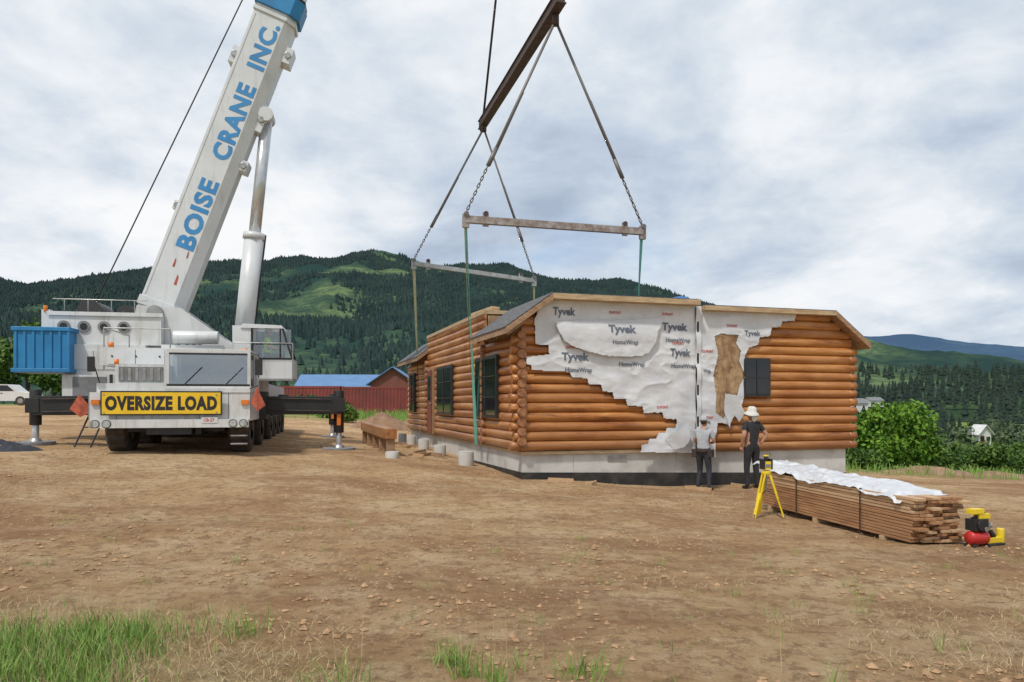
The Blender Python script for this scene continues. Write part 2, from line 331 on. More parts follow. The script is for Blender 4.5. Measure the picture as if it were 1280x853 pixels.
def leafcloud(centers,radii,nper,size,flat=.8):
    Vs=[];
    for c,r,n_ in zip(centers,radii,nper):
        d=rng.normal(size=(n_,3)); d/=np.linalg.norm(d,axis=1,keepdims=True); rad=rng.random((n_,1))**.45
        lump=.75+.5*fbm(d[:,0]*2.2+c[0]+7,d[:,1]*2.2+d[:,2]*1.7+c[1]+5,3,3)[:,None]
        p=np.array(c)+d*rad*lump*np.array([r,r,r*flat])
        u=rng.normal(size=(n_,3));u/=np.linalg.norm(u,axis=1,keepdims=True);w=np.cross(u,rng.normal(size=(n_,3)));w/=np.linalg.norm(w,axis=1,keepdims=True)
        s=size*rng.uniform(.6,1.3,(n_,1))
        Vs.append(np.stack([p-u*s,p+w*s*.55,p+u*s,p-w*s*.55],1))
    V=np.concatenate(Vs).reshape(-1,3);F=np.arange(len(V)).reshape(-1,4);return V,F
def tree(name,x,y,h,crown,mat,nleaf,size,trunk=True):
    z=g1(x,y); e=group(name,(x,y,z))
    cs=[];rs=[];ns=[]
    mb=MB()
    if trunk: mb.cyl((0,0,-.3),(0,0,h*.45),h*.028,BARK,h*.018,8)
    for i in range(9):
        a=rng.uniform(0,6.28);q=rng.uniform(.15,.75)*crown;hz=h*rng.uniform(.28,.85)
        c=(math.cos(a)*q,math.sin(a)*q,hz);cs.append(c);rs.append(crown*rng.uniform(.35,.6));ns.append(nleaf//9)
        mb.cyl((0,0,h*(.15 if not trunk else .3)),c,h*.012,BARK,h*.003,6)
    mb.build('trunk_and_limbs',e)
    V,F=leafcloud(cs,rs,ns,size,.85); V[:,2]=np.maximum(V[:,2],.05); mesh_np('foliage',V,F,mat,e)
for (x,y,h,c) in [(-63.5,97,11.5,4.3),(-57,92,8.5,3.6),(-70,99,9,4),(-52,104,8,3.2),(-78,110,11,4.5),(-60,112,13,4.5),(-67,90,6.5,3.5)]:
    tree('deciduous_tree',x,y,h,c,LEAFD,2600,.38)
tree('large_shrub',18.9,37.5,3.7,2.7,LEAFS,11000,.13,False)
for (x,y,h,c) in [(21.4,38.5,2.3,1.7),(24.0,40,1.3,1.6),(26.8,41,1.5,1.8),(30,44,1.5,2.0),(33.5,47,1.8,2.2),(24.5,35.0,.8,1.2),(27.5,36,.9,1.3),(16.0,34,.8,1.0),(-14.5,52,1.2,1.3),(-11.0,46,1.0,1.0),(-9.2,40,.9,.9)]:
    tree('shrub',x,y,h,c,LEAFD,2200,.12,False)
cs=[];rs=[];ns=[]
for i in range(170):
    y=rng.uniform(110,330);bx=rng.uniform(.44,.78) if i<130 else rng.uniform(-.3,.5);x=bx*y
    if .615<bx<.665 and y<200: continue
    z=g1(x,y);h=rng.uniform(3.5,7)
    for k in range(4): cs.append((x+rng.normal()*1.4,y+rng.normal()*1.4,z+h*rng.uniform(.3,.75)));rs.append(h*rng.uniform(.25,.4));ns.append(150)
V,F=leafcloud(cs,rs,ns,.5,.9); mesh_np('valley_trees',V,F,LEAFO)
# ------------------------------------------------------------------ clods, straw, grass
def inhouse(x,y):
    hx=(x-.17)*.955+(y-15.3)*.296; hy=-(x-.17)*.296+(y-15.3)*.955; return (hx>-.1)&(hx<8.4)&(hy>-.1)&(hy<14.2)
def gz2(x,y): return gz(x,y)+rough_(x,y)
M0=26000; y=3.8+20*rng.random(M0)**1.3; x=rng.uniform(-.8,.8,M0)*y
dd=fbm(x*.55,y*.55,3,50)+.05*np.exp(-((x+3)/4)**2-((y-7)/3)**2)
k=(dd>.485)&~inhouse(x,y); x=x[k];y=y[k]; s=.005+.034*rng.random(len(x))**5
ico=np.array([(1,0,0),(-1,0,0),(0,1,0),(0,-1,0),(0,0,1),(0,0,-1)],float);icf=np.array([(0,2,4),(2,1,4),(1,3,4),(3,0,4),(2,0,5),(1,2,5),(3,1,5),(0,3,5)])
V=(ico[None]*rng.uniform(.5,1.3,(len(x),6,3))*s[:,None,None]); V[...,2]*=.7
a=rng.uniform(0,6.28,len(x))[:,None];vx=V[...,0]*np.cos(a)-V[...,1]*np.sin(a);vy=V[...,0]*np.sin(a)+V[...,1]*np.cos(a)
V=np.stack([vx+x[:,None],vy+y[:,None],V[...,2]+gz2(x,y)[:,None]+s[:,None]*.2],-1).reshape(-1,3)
mesh_np('soil_clods',V,(icf[None]+np.arange(len(x))[:,None,None]*6).reshape(-1,3),CLOD)
def blades(name,x,y,h,w,lean,mat,z=None):
    n_=len(x);z=gz2(x,y) if z is None else z;a=rng.uniform(0,6.28,n_);b2=rng.uniform(0,6.28,n_)
    dx,dy=np.cos(a)*w,np.sin(a)*w;lx,ly=np.cos(b2)*lean*h,np.sin(b2)*lean*h
    hv=h*np.sqrt(np.clip(1-lean**2*.6,.02,1))
    p=[np.stack([x-dx,y-dy,z-.01],-1),np.stack([x+dx,y+dy,z-.01],-1),np.stack([x+dx*.7+lx*.35,y+dy*.7+ly*.35,z+hv*.6],-1),np.stack([x-dx*.7+lx*.35,y-dy*.7+ly*.35,z+hv*.6],-1),np.stack([x+lx,y+ly,z+hv],-1)]
    V=np.stack(p,1).reshape(-1,3);o=np.arange(n_)[:,None]*5
    F=np.concatenate([o+np.array([0,1,2]),o+np.array([0,2,3]),o+np.array([3,2,4])]); return mesh_np(name,V,F,mat)
def tufts(cl):
    xs=[];ys=[]
    for (cx_,cy_,r,n_) in cl: xs.append(cx_+rng.normal(size=n_)*r);ys.append(cy_+rng.normal(size=n_)*r*.8)
    return np.concatenate(xs),np.concatenate(ys)
cl=[(rng.uniform(-4.1,-2.3),rng.uniform(3.9,5.15),rng.uniform(.05,.20),int(rng.uniform(40,140))) for i in range(60)]
cl+=[(-.42,4.65,.06,80),(-.28,4.45,.05,60),(.45,4.5,.10,90),(-.1,4.35,.05,60),(.05,4.6,.03,14),(-1.9,5.2,.10,60),(2.9,5.0,.05,8),(1.9,4.3,.06,12),(-1.0,4.3,.12,50)]
x,y=tufts(cl); n_=len(x); blades('grass',x,y,rng.uniform(.04,.24,n_),rng.uniform(.002,.0045,n_),rng.uniform(.1,.8,n_),GRASS)
x,y=tufts([(rng.uniform(-4.0,-2.0),rng.uniform(3.9,5.5),.2,30) for i in range(40)]); n_=len(x); blades('dry_grass',x,y,rng.uniform(.05,.26,n_),rng.uniform(.001,.002,n_),rng.uniform(.1,.9,n_),GRASSD)
cl=[(rng.uniform(-.8,.8)*yy,yy,.05,int(rng.uniform(3,16))) for yy in rng.uniform(4.2,9.5,85)]
x,y=tufts(cl); n_=len(x); blades('weeds',x,y,rng.uniform(.04,.13,n_),rng.uniform(.0015,.003,n_),rng.uniform(.1,.8,n_),GRASS)
x,y=tufts([(-.35,4.65,.10,14),(-.2,4.5,.15,8),(-1.1,4.5,.3,10),(-3,4.7,.5,40),(.1,4.5,.2,6),(1.6,4.4,.3,6)]);n_=len(x)
blades('tall_grass_stalks',x,y,rng.uniform(.25,.55,n_),np.full(n_,.0018),rng.uniform(.05,.3,n_),GRASSD)
M0=42000;y=3.9+12*rng.random(M0)**1.3;x=rng.uniform(-.8,.8,M0)*y;k=fbm(x*.6,y*.6,3,60)>.47;x=x[k];y=y[k];n_=len(x)
blades('dry_straw_litter',x,y,rng.uniform(.03,.12,n_),rng.uniform(.001,.0028,n_),rng.uniform(1.15,1.28,n_),GRASSD,z=gz2(x,y)+.008)
M0=9000;x=rng.uniform(8,36,M0);y=rng.uniform(23,50,M0);k=(fbm(x*.3,y*.3,3,70)>.40)&~inhouse(x,y)&(x>y*.38);x=x[k];y=y[k];n_=len(x)
blades('meadow_grass',x,y,rng.uniform(.15,.5,n_),rng.uniform(.01,.02,n_),rng.uniform(.1,.6,n_),GRASS)
M0=6000;x=rng.uniform(-24,-5,M0);y=rng.uniform(42,58,M0);k=(fbm(x*.3,y*.3,3,75)>.40);x=x[k];y=y[k];n_=len(x)
blades('meadow_grass',x,y,rng.uniform(.2,.7,n_),rng.uniform(.015,.03,n_),rng.uniform(.1,.6,n_),GRASS)
def pile(x,y,rx,ry,h):
    e=group('dirt_pile',(x,y,g1(x,y)-.08));u=np.linspace(-1,1,50);X,Y=np.meshgrid(u,u);r=np.sqrt(X*X+Y*Y)
    Z=h*np.clip(1-r,0,1)**.8*(.6+.9*fbm(X*3+x,Y*3+y,4,4))+.07*fbm(X*14,Y*14,3,8)-.06
    i=np.arange(2500).reshape(50,50);mesh_np('heap',np.stack([X*rx,Y*ry,Z],-1).reshape(-1,3),np.stack([i[:-1,:-1],i[:-1,1:],i[1:,1:],i[1:,:-1]],-1).reshape(-1,4),SOILP,e,True)
pile(-6.4,36,1.6,1.2,1.0);pile(-4.9,38,1.4,1.2,.8);pile(14.2,25.5,2.2,1.2,.38);pile(17.5,27,2.4,1.2,.3);pile(-2.0,19.6,.6,.5,.16)
# ------------------------------------------------------------------ log house
HR=math.radians(17.2); HL=(.17,15.3,0)
house=group('log_house',HL,HR)
def wp(px,py):   # bearing/height readings of points that lie on the front wall plane -> (u,z) on the wall
    a=(px-640)/924; w=(15.3*a-.17)/(.955-.296*a); d=15.3+.296*w; return (w,1.65+(503-py)/924*d)
W=8.3;LN=14.0;PIT=.2
def logrow(mb,p,q,nrm,r,mat,full=False):
    p=Vector(p);q=Vector(q);nrm=Vector(nrm);n_=9;vs=[]
    rng_=[math.pi*(i/(n_-1)-.5) for i in range(n_)]
    segs=max(1,int((q-p).length/.7));ph=random.uniform(0,6)
    for s_ in range(segs+1):
        c=p.lerp(q,s_/segs)
        k=.007*math.sin(s_*.9+ph);dz=.004*math.sin(s_*.7+ph*2)
        for an in rng_: vs.append(c+nrm*((.085+k)*math.cos(an))+Vector((0,0,1))*(r*math.sin(an)+dz))
    fs=[]
    for s_ in range(segs):
        for i in range(n_-1): fs.append((s_*n_+i,s_*n_+i+1,(s_+1)*n_+i+1,(s_+1)*n_+i))
    mb.add(vs,fs,mat,True)
    mb.add(vs,[tuple(range(n_)),tuple(range(segs*n_+n_-1,segs*n_-1,-1))],LOGEND)
def roofx(z): return 0 if z<3.30 else (z-3.30)/.7158
fr=MB(); 
for i in range(16):
    z=.74+i*PIT
    if z<3.78: logrow(fr,(roofx(z),0,z),(4.02,0,z),(0,-1,0),.103,LOGX)
    zb=z-.09
    if z<3.75: logrow(fr,(4.12,0,zb),(W-roofx(z),0,zb),(0,-1,0),.103,LOGX)
fr.build('front_gable_logs',house,rec=False)
sd=MB()
for i in range(16):
    z=.74+i*PIT
    if z<3.1: logrow(sd,(0,0,z),(0,LN,z),(-1,0,0),.103,LOGY)
    elif z<3.75: logrow(sd,(0,2.6,z),(0,9.9,z),(-1,0,0),.103,LOGY)
    if z<3.1: logrow(sd,(W,0,z-.09),(W,LN,z-.09),(1,0,0),.103,LOGY); logrow(sd,(0,LN,z),(W,LN,z),(0,1,0),.103,LOGX)
sd.build('side_wall_logs',house,rec=False)
co=MB()
for (x0,y0,sx,off) in [(0,0,-1,0),(W,0,1,-.09),(0,2.6,-1,0),(0,9.9,-1,0)]:
    for i in range(12):
        z=.74+i*PIT+off+random.uniform(-.006,.006); e=random.uniform(.15,.24) if sx<0 else .16
        if y0==0:
            co.cyl((x0-sx*.05,y0,z),(x0+sx*e,y0,z),random.uniform(.088,.097),LOGX); e2=random.uniform(.13,.21) if sx<0 else .05
            if sx<0: co.cyl((x0,y0+.05,z+.1),(x0,y0-e2,z+.1),random.uniform(.085,.094),LOGEND)
        else: co.cyl((x0+.05,y0,z),(x0-.16,y0,z),.09,LOGEND)
co.build('corner_log_ends',house)
sh=MB()
sh.prism([(.03,.03,.62),(4.0,.03,.62),(4.0,.03,3.78),(.62,.03,3.78),(.03,.03,3.33)],(0,2.57,0),OSB)
sh.prism([(.03,2.6,.62),(4.0,2.6,.62),(4.0,2.6,3.74),(.03,2.6,3.74)],(0,7.3,0),OSB)
sh.prism([(.03,9.9,.62),(4.0,9.9,.62),(4.0,9.9,3.78),(.62,9.9,3.78),(.03,9.9,3.33)],(0,4.07,0),OSB)
sh.prism([(4.14,.03,.53),(W-.03,.03,.53),(W-.03,.03,3.25),(W-.6,.03,3.7),(4.14,.03,3.7)],(0,LN-.06,0),OSB)
sh.build('wall_sheathing',house)
rf=MB()
def slab(pts,y0,y1,mat,th=.13):
    for (a,b2) in zip(pts[:-1],pts[1:]):
        rf.prism([(a[0],y0,a[1]),(b2[0],y0,b2[1]),(b2[0],y0,b2[1]-th),(a[0],y0,a[1]-th)],(0,y1-y0,0),mat)
def lay(pts,y0,y1,mat,up=.02):
    for (a,b2) in zip(pts[:-1],pts[1:]):
        rf.prism([(a[0],y0,a[1]+up),(b2[0],y0,b2[1]+up),(b2[0],y0,b2[1]+.002),(a[0],y0,a[1]+.002)],(0,y1-y0,0),mat)
slab([(-.42,3.16),(.58,3.875)],-.40,2.6,TRIM);slab([(.583,3.88),(4.00,3.88)],-.40,14.3,TRIML,.11)
lay([(-.44,3.155),(.58,3.885)],-.38,2.6,SHING);lay([(.6,3.88),(3.97,3.88)],-.37,14.2,SHING)
slab([(-.42,3.16),(.58,3.875)],9.9,14.35,TRIM);lay([(-.44,3.155),(.58,3.885)],9.9,14.3,SHING)
slab([(-.10,3.86),(.57,3.872)],2.6,9.9,TRIML,.09)
slab([(4.18,3.78),(W-.62,3.78)],-.30,14.3,TRIML,.10);slab([(W-.617,3.775),(W+.36,3.05)],-.30,14.3,TRIM)
lay([(W-.62,3.78),(W+.38,3.04)],-.28,14.25,SHING);lay([(4.20,3.78),(W-.63,3.78)],-.28,14.2,SHING)
for yy in (-.2,.6,1.4,2.2,10.6,11.6,12.6,13.6): rf.beam((-.36,yy,3.05),(.02,yy,3.32),.05,.1,TRIM)
rf.build('roof',house)
ot=MB()
for (cx_,cy_,rx,rz_) in [(2.3,1.2,.9,.10),(4.0,.6,.22,.16),(3.0,4.0,1.2,.2)]:
    ot.ball((cx_,cy_,3.92),(rx,.5,rz_),TARP)
ot.beam((.8,.3,3.95),(3.9,.4,3.95),.14,.05,TRIML);ot.beam((.3,2.9,3.95),(.2,4.6,3.96),.2,.1,TRIML)
ot.build('tarp_and_boards_on_roof',house)
fd=MB()
fd.box(.06,W-.06,.06,LN-.06,-.9,.56,CONC);fd.box(.02,4.06,-.02,LN,.562,.62,TRIML)
fd.build('foundation',house)
fd=MB();fd.prism([(.045,.045,-.9),(W-.045,.045,-.9),(W-.045,.045,-.04),(.045,.045,.19)],(0,.012,0),TAR);fd.prism([(.045,.05,-.9),(.045,LN-.05,-.9),(.045,LN-.05,.02),(.045,.05,.19)],(.012,0,0),TAR)
fd.build('tar_band',house)
fd=MB()
for xx in (1.2,3.65,6.1): fd.box(xx,xx+.006,.057,.0585,.2,.55,GREY)
fd.box(2.0,2.45,.05,.054,.36,.50,STEEL);fd.box(4.05,4.095,-.17,.10,.5,3.77,BLACK)
fd.build('form_joints',house)
wn=MB()
def wside(y0,y1,z0,z1,shut=0):
    wn.box(-.15,-.02,y0,y1,z0,z1,FRAMEB); wn.box(-.156,-.151,y0+.07,y1-.07,z0+.07,z1-.07,WINGL)
    m_=(y0+y1)/2; wn.box(-.17,-.157,m_-.025,m_+.025,z0+.05,z1-.05,FRAMEB)
    for k in (1,2): wn.box(-.166,-.158,y0+.07,y1-.07,z0+(z1-z0)*k/3-.01,z0+(z1-z0)*k/3+.01,FRAMEB)
wside(1.30,3.2,1.29,2.72);wside(5.9,8.0,1.29,2.72);wside(12.1,13.2,1.29,2.7)
a0=wp(925,448);a1=wp(958,496)
def wfront(x0,x1,z0,z1):
    wn.box(x0,x1,-.14,-.02,z0,z1,FRAMEB);wn.box(x0+.05,x1-.05,-.146,-.141,z0+.06,z1-.06,WINGL)
    wn.box((x0+x1)/2-.02,(x0+x1)/2+.02,-.16,-.147,z0+.05,z1-.05,FRAMEB);wn.box(x0+.05,x1-.05,-.158,-.148,z0+.42,z0+.45,FRAMEB)
wfront(a0[0],a1[0],a1[1],a0[1]);wn.build('windows',house,.006)
dr=MB();dr.box(-.13,-.02,8.7,9.7,.64,2.75,TRIM);dr.box(-.15,-.131,8.8,9.6,.66,2.68,DOOR);dr.box(-.155,-.151,8.95,9.45,1.7,2.5,WINGL);dr.ball((-.17,8.9,1.6),.03,STEEL);dr.build('door',house,.006)
# house wrap
def pip(px,pz,poly):
    ins=np.zeros(px.shape,bool);n_=len(poly)
    for i in range(n_):
        x0,z0=poly[i];x1,z1=poly[(i+1)%n_]
        c=((z0>pz)!=(z1>pz))&(px<(x1-x0)*(pz-z0)/(z1-z0+1e-12)+x0);ins^=c
    return ins
def ridged(x,z,s): return 1-np.abs(2*fbm(x,z,3,s)-.9)
def sheet_y(x,z):
    return -.120-.022*(fbm(x*1.6,z*1.3+3,2,14)-.37)*2-.030*ridged(x*1.2+z*1.1,z*2.0-x*.5,15)**3-.008*(fbm(x*9+z*4,z*5,2,15)-.37)
def sheet(name,poly,mat,hole=None,y0=0,st=.018,rag=.004,yf=sheet_y,par=house):
    P=[wp(*p) for p in poly];xs=[p[0] for p in P];zs=[p[1] for p in P]
    gx=np.arange(min(xs)-.1,max(xs)+.1,st);gz_=np.arange(min(zs)-.1,max(zs)+.1,st);X,Z=np.meshgrid(gx,gz_)
    cxm=X[:-1,:-1]+st/2;czm=Z[:-1,:-1]+st/2
    jx=cxm+(fbm(cxm*11,czm*11,3,2)-.44)*rag*8;jz=czm+(fbm(cxm*11,czm*11,3,7)-.44)*rag*8
    ins=pip(jx,jz,P)&(cxm>.1)&(cxm<8.2)&((cxm<4.03)|(cxm>4.11)|(rag==0))&(czm<3.77)
    if hole: ins&=~pip(jx,jz,[wp(*p) for p in hole])
    i=np.arange(X.size).reshape(X.shape);F=np.stack([i[:-1,:-1],i[:-1,1:],i[1:,1:],i[1:,:-1]],-1)[ins]
    V=np.stack([X,yf(X,Z)+y0,Z],-1).reshape(-1,3);used=np.unique(F);mp=np.zeros(len(V),int);mp[used]=np.arange(len(used))
    return mesh_np(name,V[used],mp[F],mat,par,True)
polyA=[(678,372),(866,372),(866,566),(797,565),(798,556),(806,554),(808,548),(817,548),(820,541),(828,541),(830,535),(841,535),(842,524),(826,523),(824,516),(801,516),(799,508),(781,507),(779,499),(764,499),(762,490),(750,489),(748,481),(733,481),(731,473),(712,472),(709,465),(662,463),(661,456),(654,456),(655,447),(684,444),(683,432),(667,431),(666,400),(672,385)]
sheet('house_wrap_left_half',polyA,TYV)
polyB=[(862,376),(996,376),(988,402),(972,403),(970,410),(960,411),(957,421),(945,423),(942,432),(932,435),(926,445),(925,470),(932,478),(946,481),(938,490),(926,495),(921,510),(924,522),(912,520),(905,530),(893,528),(890,545),(890,571),(862,566)]
holeB=[(888,422),(895,418),(918,420),(916,430),(921,440),(919,452),(927,470),(920,482),(915,500),(905,512),(900,524),(889,515),(891,495),(887,470),(893,445)]
sheet('house_wrap_right_half',polyB,TYV,holeB)
sheet('exposed_insulation',[(884,415),(924,415),(926,440),(930,470),(918,500),(903,528),(884,522),(886,470)],OSB,y0=.020,rag=0)
def flap_y(x,z):
    top=np.clip((3.42-z)/.5,0,1); return -.165-.050*np.sin(np.clip(top,0,1)*2.4)-.018*fbm(x*4,z*5,3,3)-.026*ridged(x*1.8+z*1.6,z*2.4,9)*top
sheet('hanging_wrap_flap',[(690,403),(720,402),(760,402),(800,400),(824,398),(822,406),(816,416),(813,430),(806,441),(795,446),(770,447),(748,445),(728,440),(712,434),(700,427),(694,416)],TYV,yf=flap_y,rag=.003)
sheet('hanging_wrap_strip',[(900,492),(912,494),(917,502),(924,516),(919,528),(913,519),(906,534),(901,518)],TYV,yf=lambda x,z:-.20-.05*np.sin(x*5+z*4),rag=.004)
sheet('hanging_wrap_strip_lower',[(826,548),(852,530),(858,545),(850,558),(838,562)],TYV,yf=lambda x,z:-.19-.04*np.sin(x*6+z*5),rag=.004)
sheet('wrap_seam_roll',[(864,381),(871,381),(870,568),(866,568)],TYV,yf=lambda x,z:-.18-.02*np.sin(z*9),rag=0)
tm=MB()
def wv_(v): return Vector((v.x,float(sheet_y(np.array(v.x),np.array(v.z)))-.010,v.z))
def wvf(v): return Vector((v.x,float(flap_y(np.array(v.x),np.array(v.z)))-.010,v.z))
def ty(cx_,cy_,wf=wv_,sub=True,w=.64,t1='Tyvek',h=.22):
    u,z=wp(cx_,cy_); text_to(tm,t1,(u-w/2,0,z-h/2),(1,0,0),(0,0,1),w,h,TXTG,.035,wf)
    if sub:
        u,z=wp(cx_+4,cy_+16); text_to(tm,'HomeWrap',(u-.30,0,z-.06),(1,0,0),(0,0,1),.60,.125,TXTG,.02,wf)
ty(702,392,w=.5,sub=False);ty(839,411);ty(716,448,sub=True,w=.62);ty(846,443,w=.50)
ty(772,414,wf=wvf)
u,z=wp(786,457);text_to(tm,'HomeWrap',(u-.30,0,z-.06),(1,0,0),(0,0,1),.60,.125,TXTG,.02,wv_)
for (cx_,cy_) in [(830,394),(843,430),(824,509),(880,522),(765,392),(712,435),(880,440)]:
    u,z=wp(cx_,cy_);text_to(tm,'DUPONT',(u-.14,0,z-.03),(1,0,0),(0,0,1),.28,.06,TXTR,.02,wv_)
u,z=wp(910,410);text_to(tm,'DUPONT',(u-.14,0,z-.0),(1,0,0),(0,0,1),.28,.06,TXTR,.02,wv_)
u,z=wp(935,419);text_to(tm,'Tyvek',(u-.2,0,z-.06),(1,0,0),(0,0,1),.42,.15,TXTG,.03,wv_)
for yy in(465,528):
    u,z=wp(877,yy);text_to(tm,'Wrap.',(u-.06,0,z-.05),(1,0,0),(0,0,1),.20,.11,TXTG,.02,wv_)
tm.build('wrap_printing',house,rec=False)
# ------------------------------------------------------------------ rigging
rig=group('lifting_rigging',HL,HR); rm=MB()
def chain(mb,p,q,mat,link=.13):
    p=Vector(p);q=Vector(q);n_=max(2,int((q-p).length/(link*.75)));d=(q-p).normalized();s1=d.cross(Vector((0,1,0))).normalized();s2=d.cross(s1)
    for i in range(n_):
        c=p.lerp(q,(i+.5)/n_);s_=s1 if i%2 else s2;a=c-d*link/2;b2=c+d*link/2
        for sg in(-1,1): mb.cyl(a+s_*sg*.025+d*.02,b2+s_*sg*.025-d*.02,.014,mat,n=6)
        mb.cyl(a+s_*.03+d*.015,a-s_*.03+d*.015,.014,mat,n=6);mb.cyl(b2+s_*.03-d*.015,b2-s_*.03-d*.015,.014,mat,n=6)
NA=(1.86,2.88,11.25);FA=(2.1,10.75,11.35)
rm.beam((1.80,2.3,11.55),(2.13,11.2,11.6),.18,.26,DKRUST,(1,0,0));
rm.beam((1.80,2.3,11.69),(2.13,11.2,11.74),.26,.02,DKRUST,(1,0,0));rm.beam((1.80,2.3,11.41),(2.13,11.2,11.46),.26,.02,DKRUST,(1,0,0))
def bar(a,b2,top,mat,th):
    rm.beam(a,b2,.14,th,mat);d=(Vector(b2)-Vector(a)).normalized()
    for e in(a,b2):
        e=Vector(e); rm.beam(e+Vector((0,0,.12)),e-Vector((0,0,.2)),.10,.16,mat); rm.cyl(e+Vector((0,-.1,.12)),e+Vector((0,.1,.12)),.06,CHAIN)
    for e,kk in((a,.5),(b2,-.5)):
        e=Vector(e)+d*kk;rm.beam(e+Vector((0,0,.2)),e-Vector((0,0,.14)),.06,.14,mat);rm.cyl(e+Vector((0,-.05,.17)),e+Vector((0,.05,.17)),.06,DKRUST)
    for e in(a,b2):
        e=Vector(e)+Vector((0,0,.15));tt=Vector(top);m_=e.lerp(tt,.24);chain(rm,e,m_,CHAIN)
        rm.cyl(m_,tt,.036,ROPE,n=8);rm.cyl(m_,m_.lerp(tt,.12),.05,ROPE,n=8)
        rm.cyl(m_+Vector((.05,0,0)),m_.lerp(tt,.5)+Vector((.035,0,0)),.02,ROPE,n=6)
bar((-.44,2.96,6.1),(4.27,2.86,6.1),NA,RUST,.17);bar((-.36,10.9,6.45),(4.0,10.8,6.05),FA,GRYST,.14)
for t_ in(NA,FA): rm.cyl(Vector(t_)-Vector((0,0,.12)),Vector(t_)+Vector((0,0,.2)),.09,DKRUST)
def strap(a,b2,w,mat,tw=.0):
    a=Vector(a);b2=Vector(b2);n_=14;vs=[]
    for i in range(n_+1):
        c=a.lerp(b2,i/n_);an=.5+tw*i/n_;s_=Vector((math.cos(an),math.sin(an),0))*w/2
        vs+= [c-s_,c+s_,c+s_+Vector((.01,.015,0)),c-s_+Vector((.01,.015,0))]
    rm.add(vs,[(4*i+j,4*i+(j+1)%4,4*i+4+(j+1)%4,4*i+4+j) for i in range(n_) for j in range(4)],mat)
strap((-.44,2.96,5.95),(-.14,3.1,.6),.075,GREENSTR,2.5);strap((-.48,2.93,5.95),(-.19,3.15,.6),.04,YELSTR,1)
strap((4.24,2.86,5.95),(4.14,2.9,3.7),.14,GREENSTR,.6);strap((-.36,10.9,6.3),(-.15,10.9,.6),.12,YELSTR,1);strap((4.0,10.8,5.9),(4.0,10.8,3.8),.1,YELSTR,.6)
HK=Vector((2.0,6.75,19.2))
for e in((1.83,2.6,11.7),(2.12,10.9,11.75)): rm.cyl(e,HK,.04,CABLE,n=8)
rm.cyl((2.12,10.9,11.75),(2.12,10.9,11.3),.12,DKRUST)
rm.cyl(HK-Vector((.15,0,0)),HK+Vector((.15,0,0)),.35,RED,n=24);rm.cyl(HK+Vector((-.2,0,.8)),HK+Vector((.2,0,.8)),.45,YEL,n=24);rm.beam(HK,HK+Vector((0,0,1.2)),.3,.4,YEL)
rm.build('spreader_beams_and_slings',rig)
# ------------------------------------------------------------------ crane
CR=math.radians(13.2);CLc=Vector((-7.36,16,.5));crane=group('mobile_crane',CLc,CR);CMi=(Matrix.Translation(CLc)@Matrix.Rotation(CR,4,'Z')).inverted()
c=MB()
c.box(-1.5,1.5,1.9,13,.85,1.32,BLACK);c.box(-1.62,1.60,.02,1.95,.74,1.36,WHITE)
c.box(-.14,1.61,.0,.06,1.362,1.46,WHITE);c.box(-.14,1.61,.06,1.9,1.362,1.50,WHITE)
c.box(-1.55,-.18,.25,1.9,1.362,1.56,WHITE)
c.box(-1.25,-.2,.5,1.9,1.562,1.98,WHITE);c.box(-1.18,-.28,.485,.498,1.60,1.93,GREY)
c.box(-1.75,-.2,1.2,3.6,1.985,2.40,WHITE)
c.box(-1.6,-.9,2.0,5.5,1.33,2.0,WHITE);c.box(.8,1.55,2.6,5.0,1.33,1.85,WHITE)
for k in range(6): c.box(-1.14+k*.15,-1.08+k*.15,.475,.484,1.63,1.90,STEEL)
c.box(-1.45,1.45,5.2,12.8,1.322,1.7,WHITE)
c.box(-1.60,1.58,-.10,.018,.60,.78,WHITE);c.box(-.5,.4,-.02,.4,.45,.62,BLACK)
c.box(-1.67,-1.621,.1,1.6,.8,1.3,GREY)
for xx in(-1.1,.55,1.15): c.box(xx,xx+.008,.012,.019,.79,1.35,BLACK)
c.box(-.15,-.142,.24,1.9,1.37,1.55,BLACK)
for zz in(.42,.60): c.box(1.2,1.55,-.02,.05,zz-.2,zz-.17,STEEL)
for xx in(-1.58,1.5): c.box(xx,xx+.05,-.13,-.1,.62,.74,STEEL)
for yy in range(4): c.box(-1.766,-1.751,1.3+yy*.55,1.7+yy*.55,2.03,2.35,GREY)
c.box(-1.6,-.4,1.185,1.198,2.02,2.36,BOOMW);c.box(-1.02,-1.01,1.18,1.184,2.03,2.35,BLACK)
for k in range(3): c.cyl((-1.5+k*.5,1.17,2.2),(-1.5+k*.5,1.184,2.2),.022,BLACK,n=8)
c.build('carrier_body',crane,.025)
c=MB()
x0,x1,y0,y1,z0,z1=-.14,1.61,.06,1.9,1.50,2.30
c.box(x0,x1,y0+.03,y1,z1-.07,z1+.02,WHITE)
for xx in(x0,x1-.07): c.box(xx,xx+.07,y0+.02,y0+.10,z0,z1-.07,WHITE);c.box(xx,xx+.07,.95,1.03,z0,z1-.07,WHITE);c.box(xx,xx+.07,y1-.5,y1,z0,z1-.07,WHITE)
c.box(x0+.07,x1-.07,y1-.08,y1-.02,z0,z1-.07,WHITE)
c.box(x0+.02,x1-.02,.07,.12,z0,z0+.05,BLACK);c.box(x0+.07,x1-.07,.065,.075,z1-.11,z1-.07,BLACK)
c.build('carrier_cab_shell',crane,.02)
c=MB();c.box(x0+.07,x1-.07,.085,.095,z0+.02,z1-.10,GLASS);c.box(x1-.03,x1-.02,.11,1.38,z0+.02,z1-.08,GLASS);c.build('carrier_cab_glass',crane)
c=MB();c.box(x0+.1,x1-.1,.3,.55,z0-.0,z0+.16,DKIN)
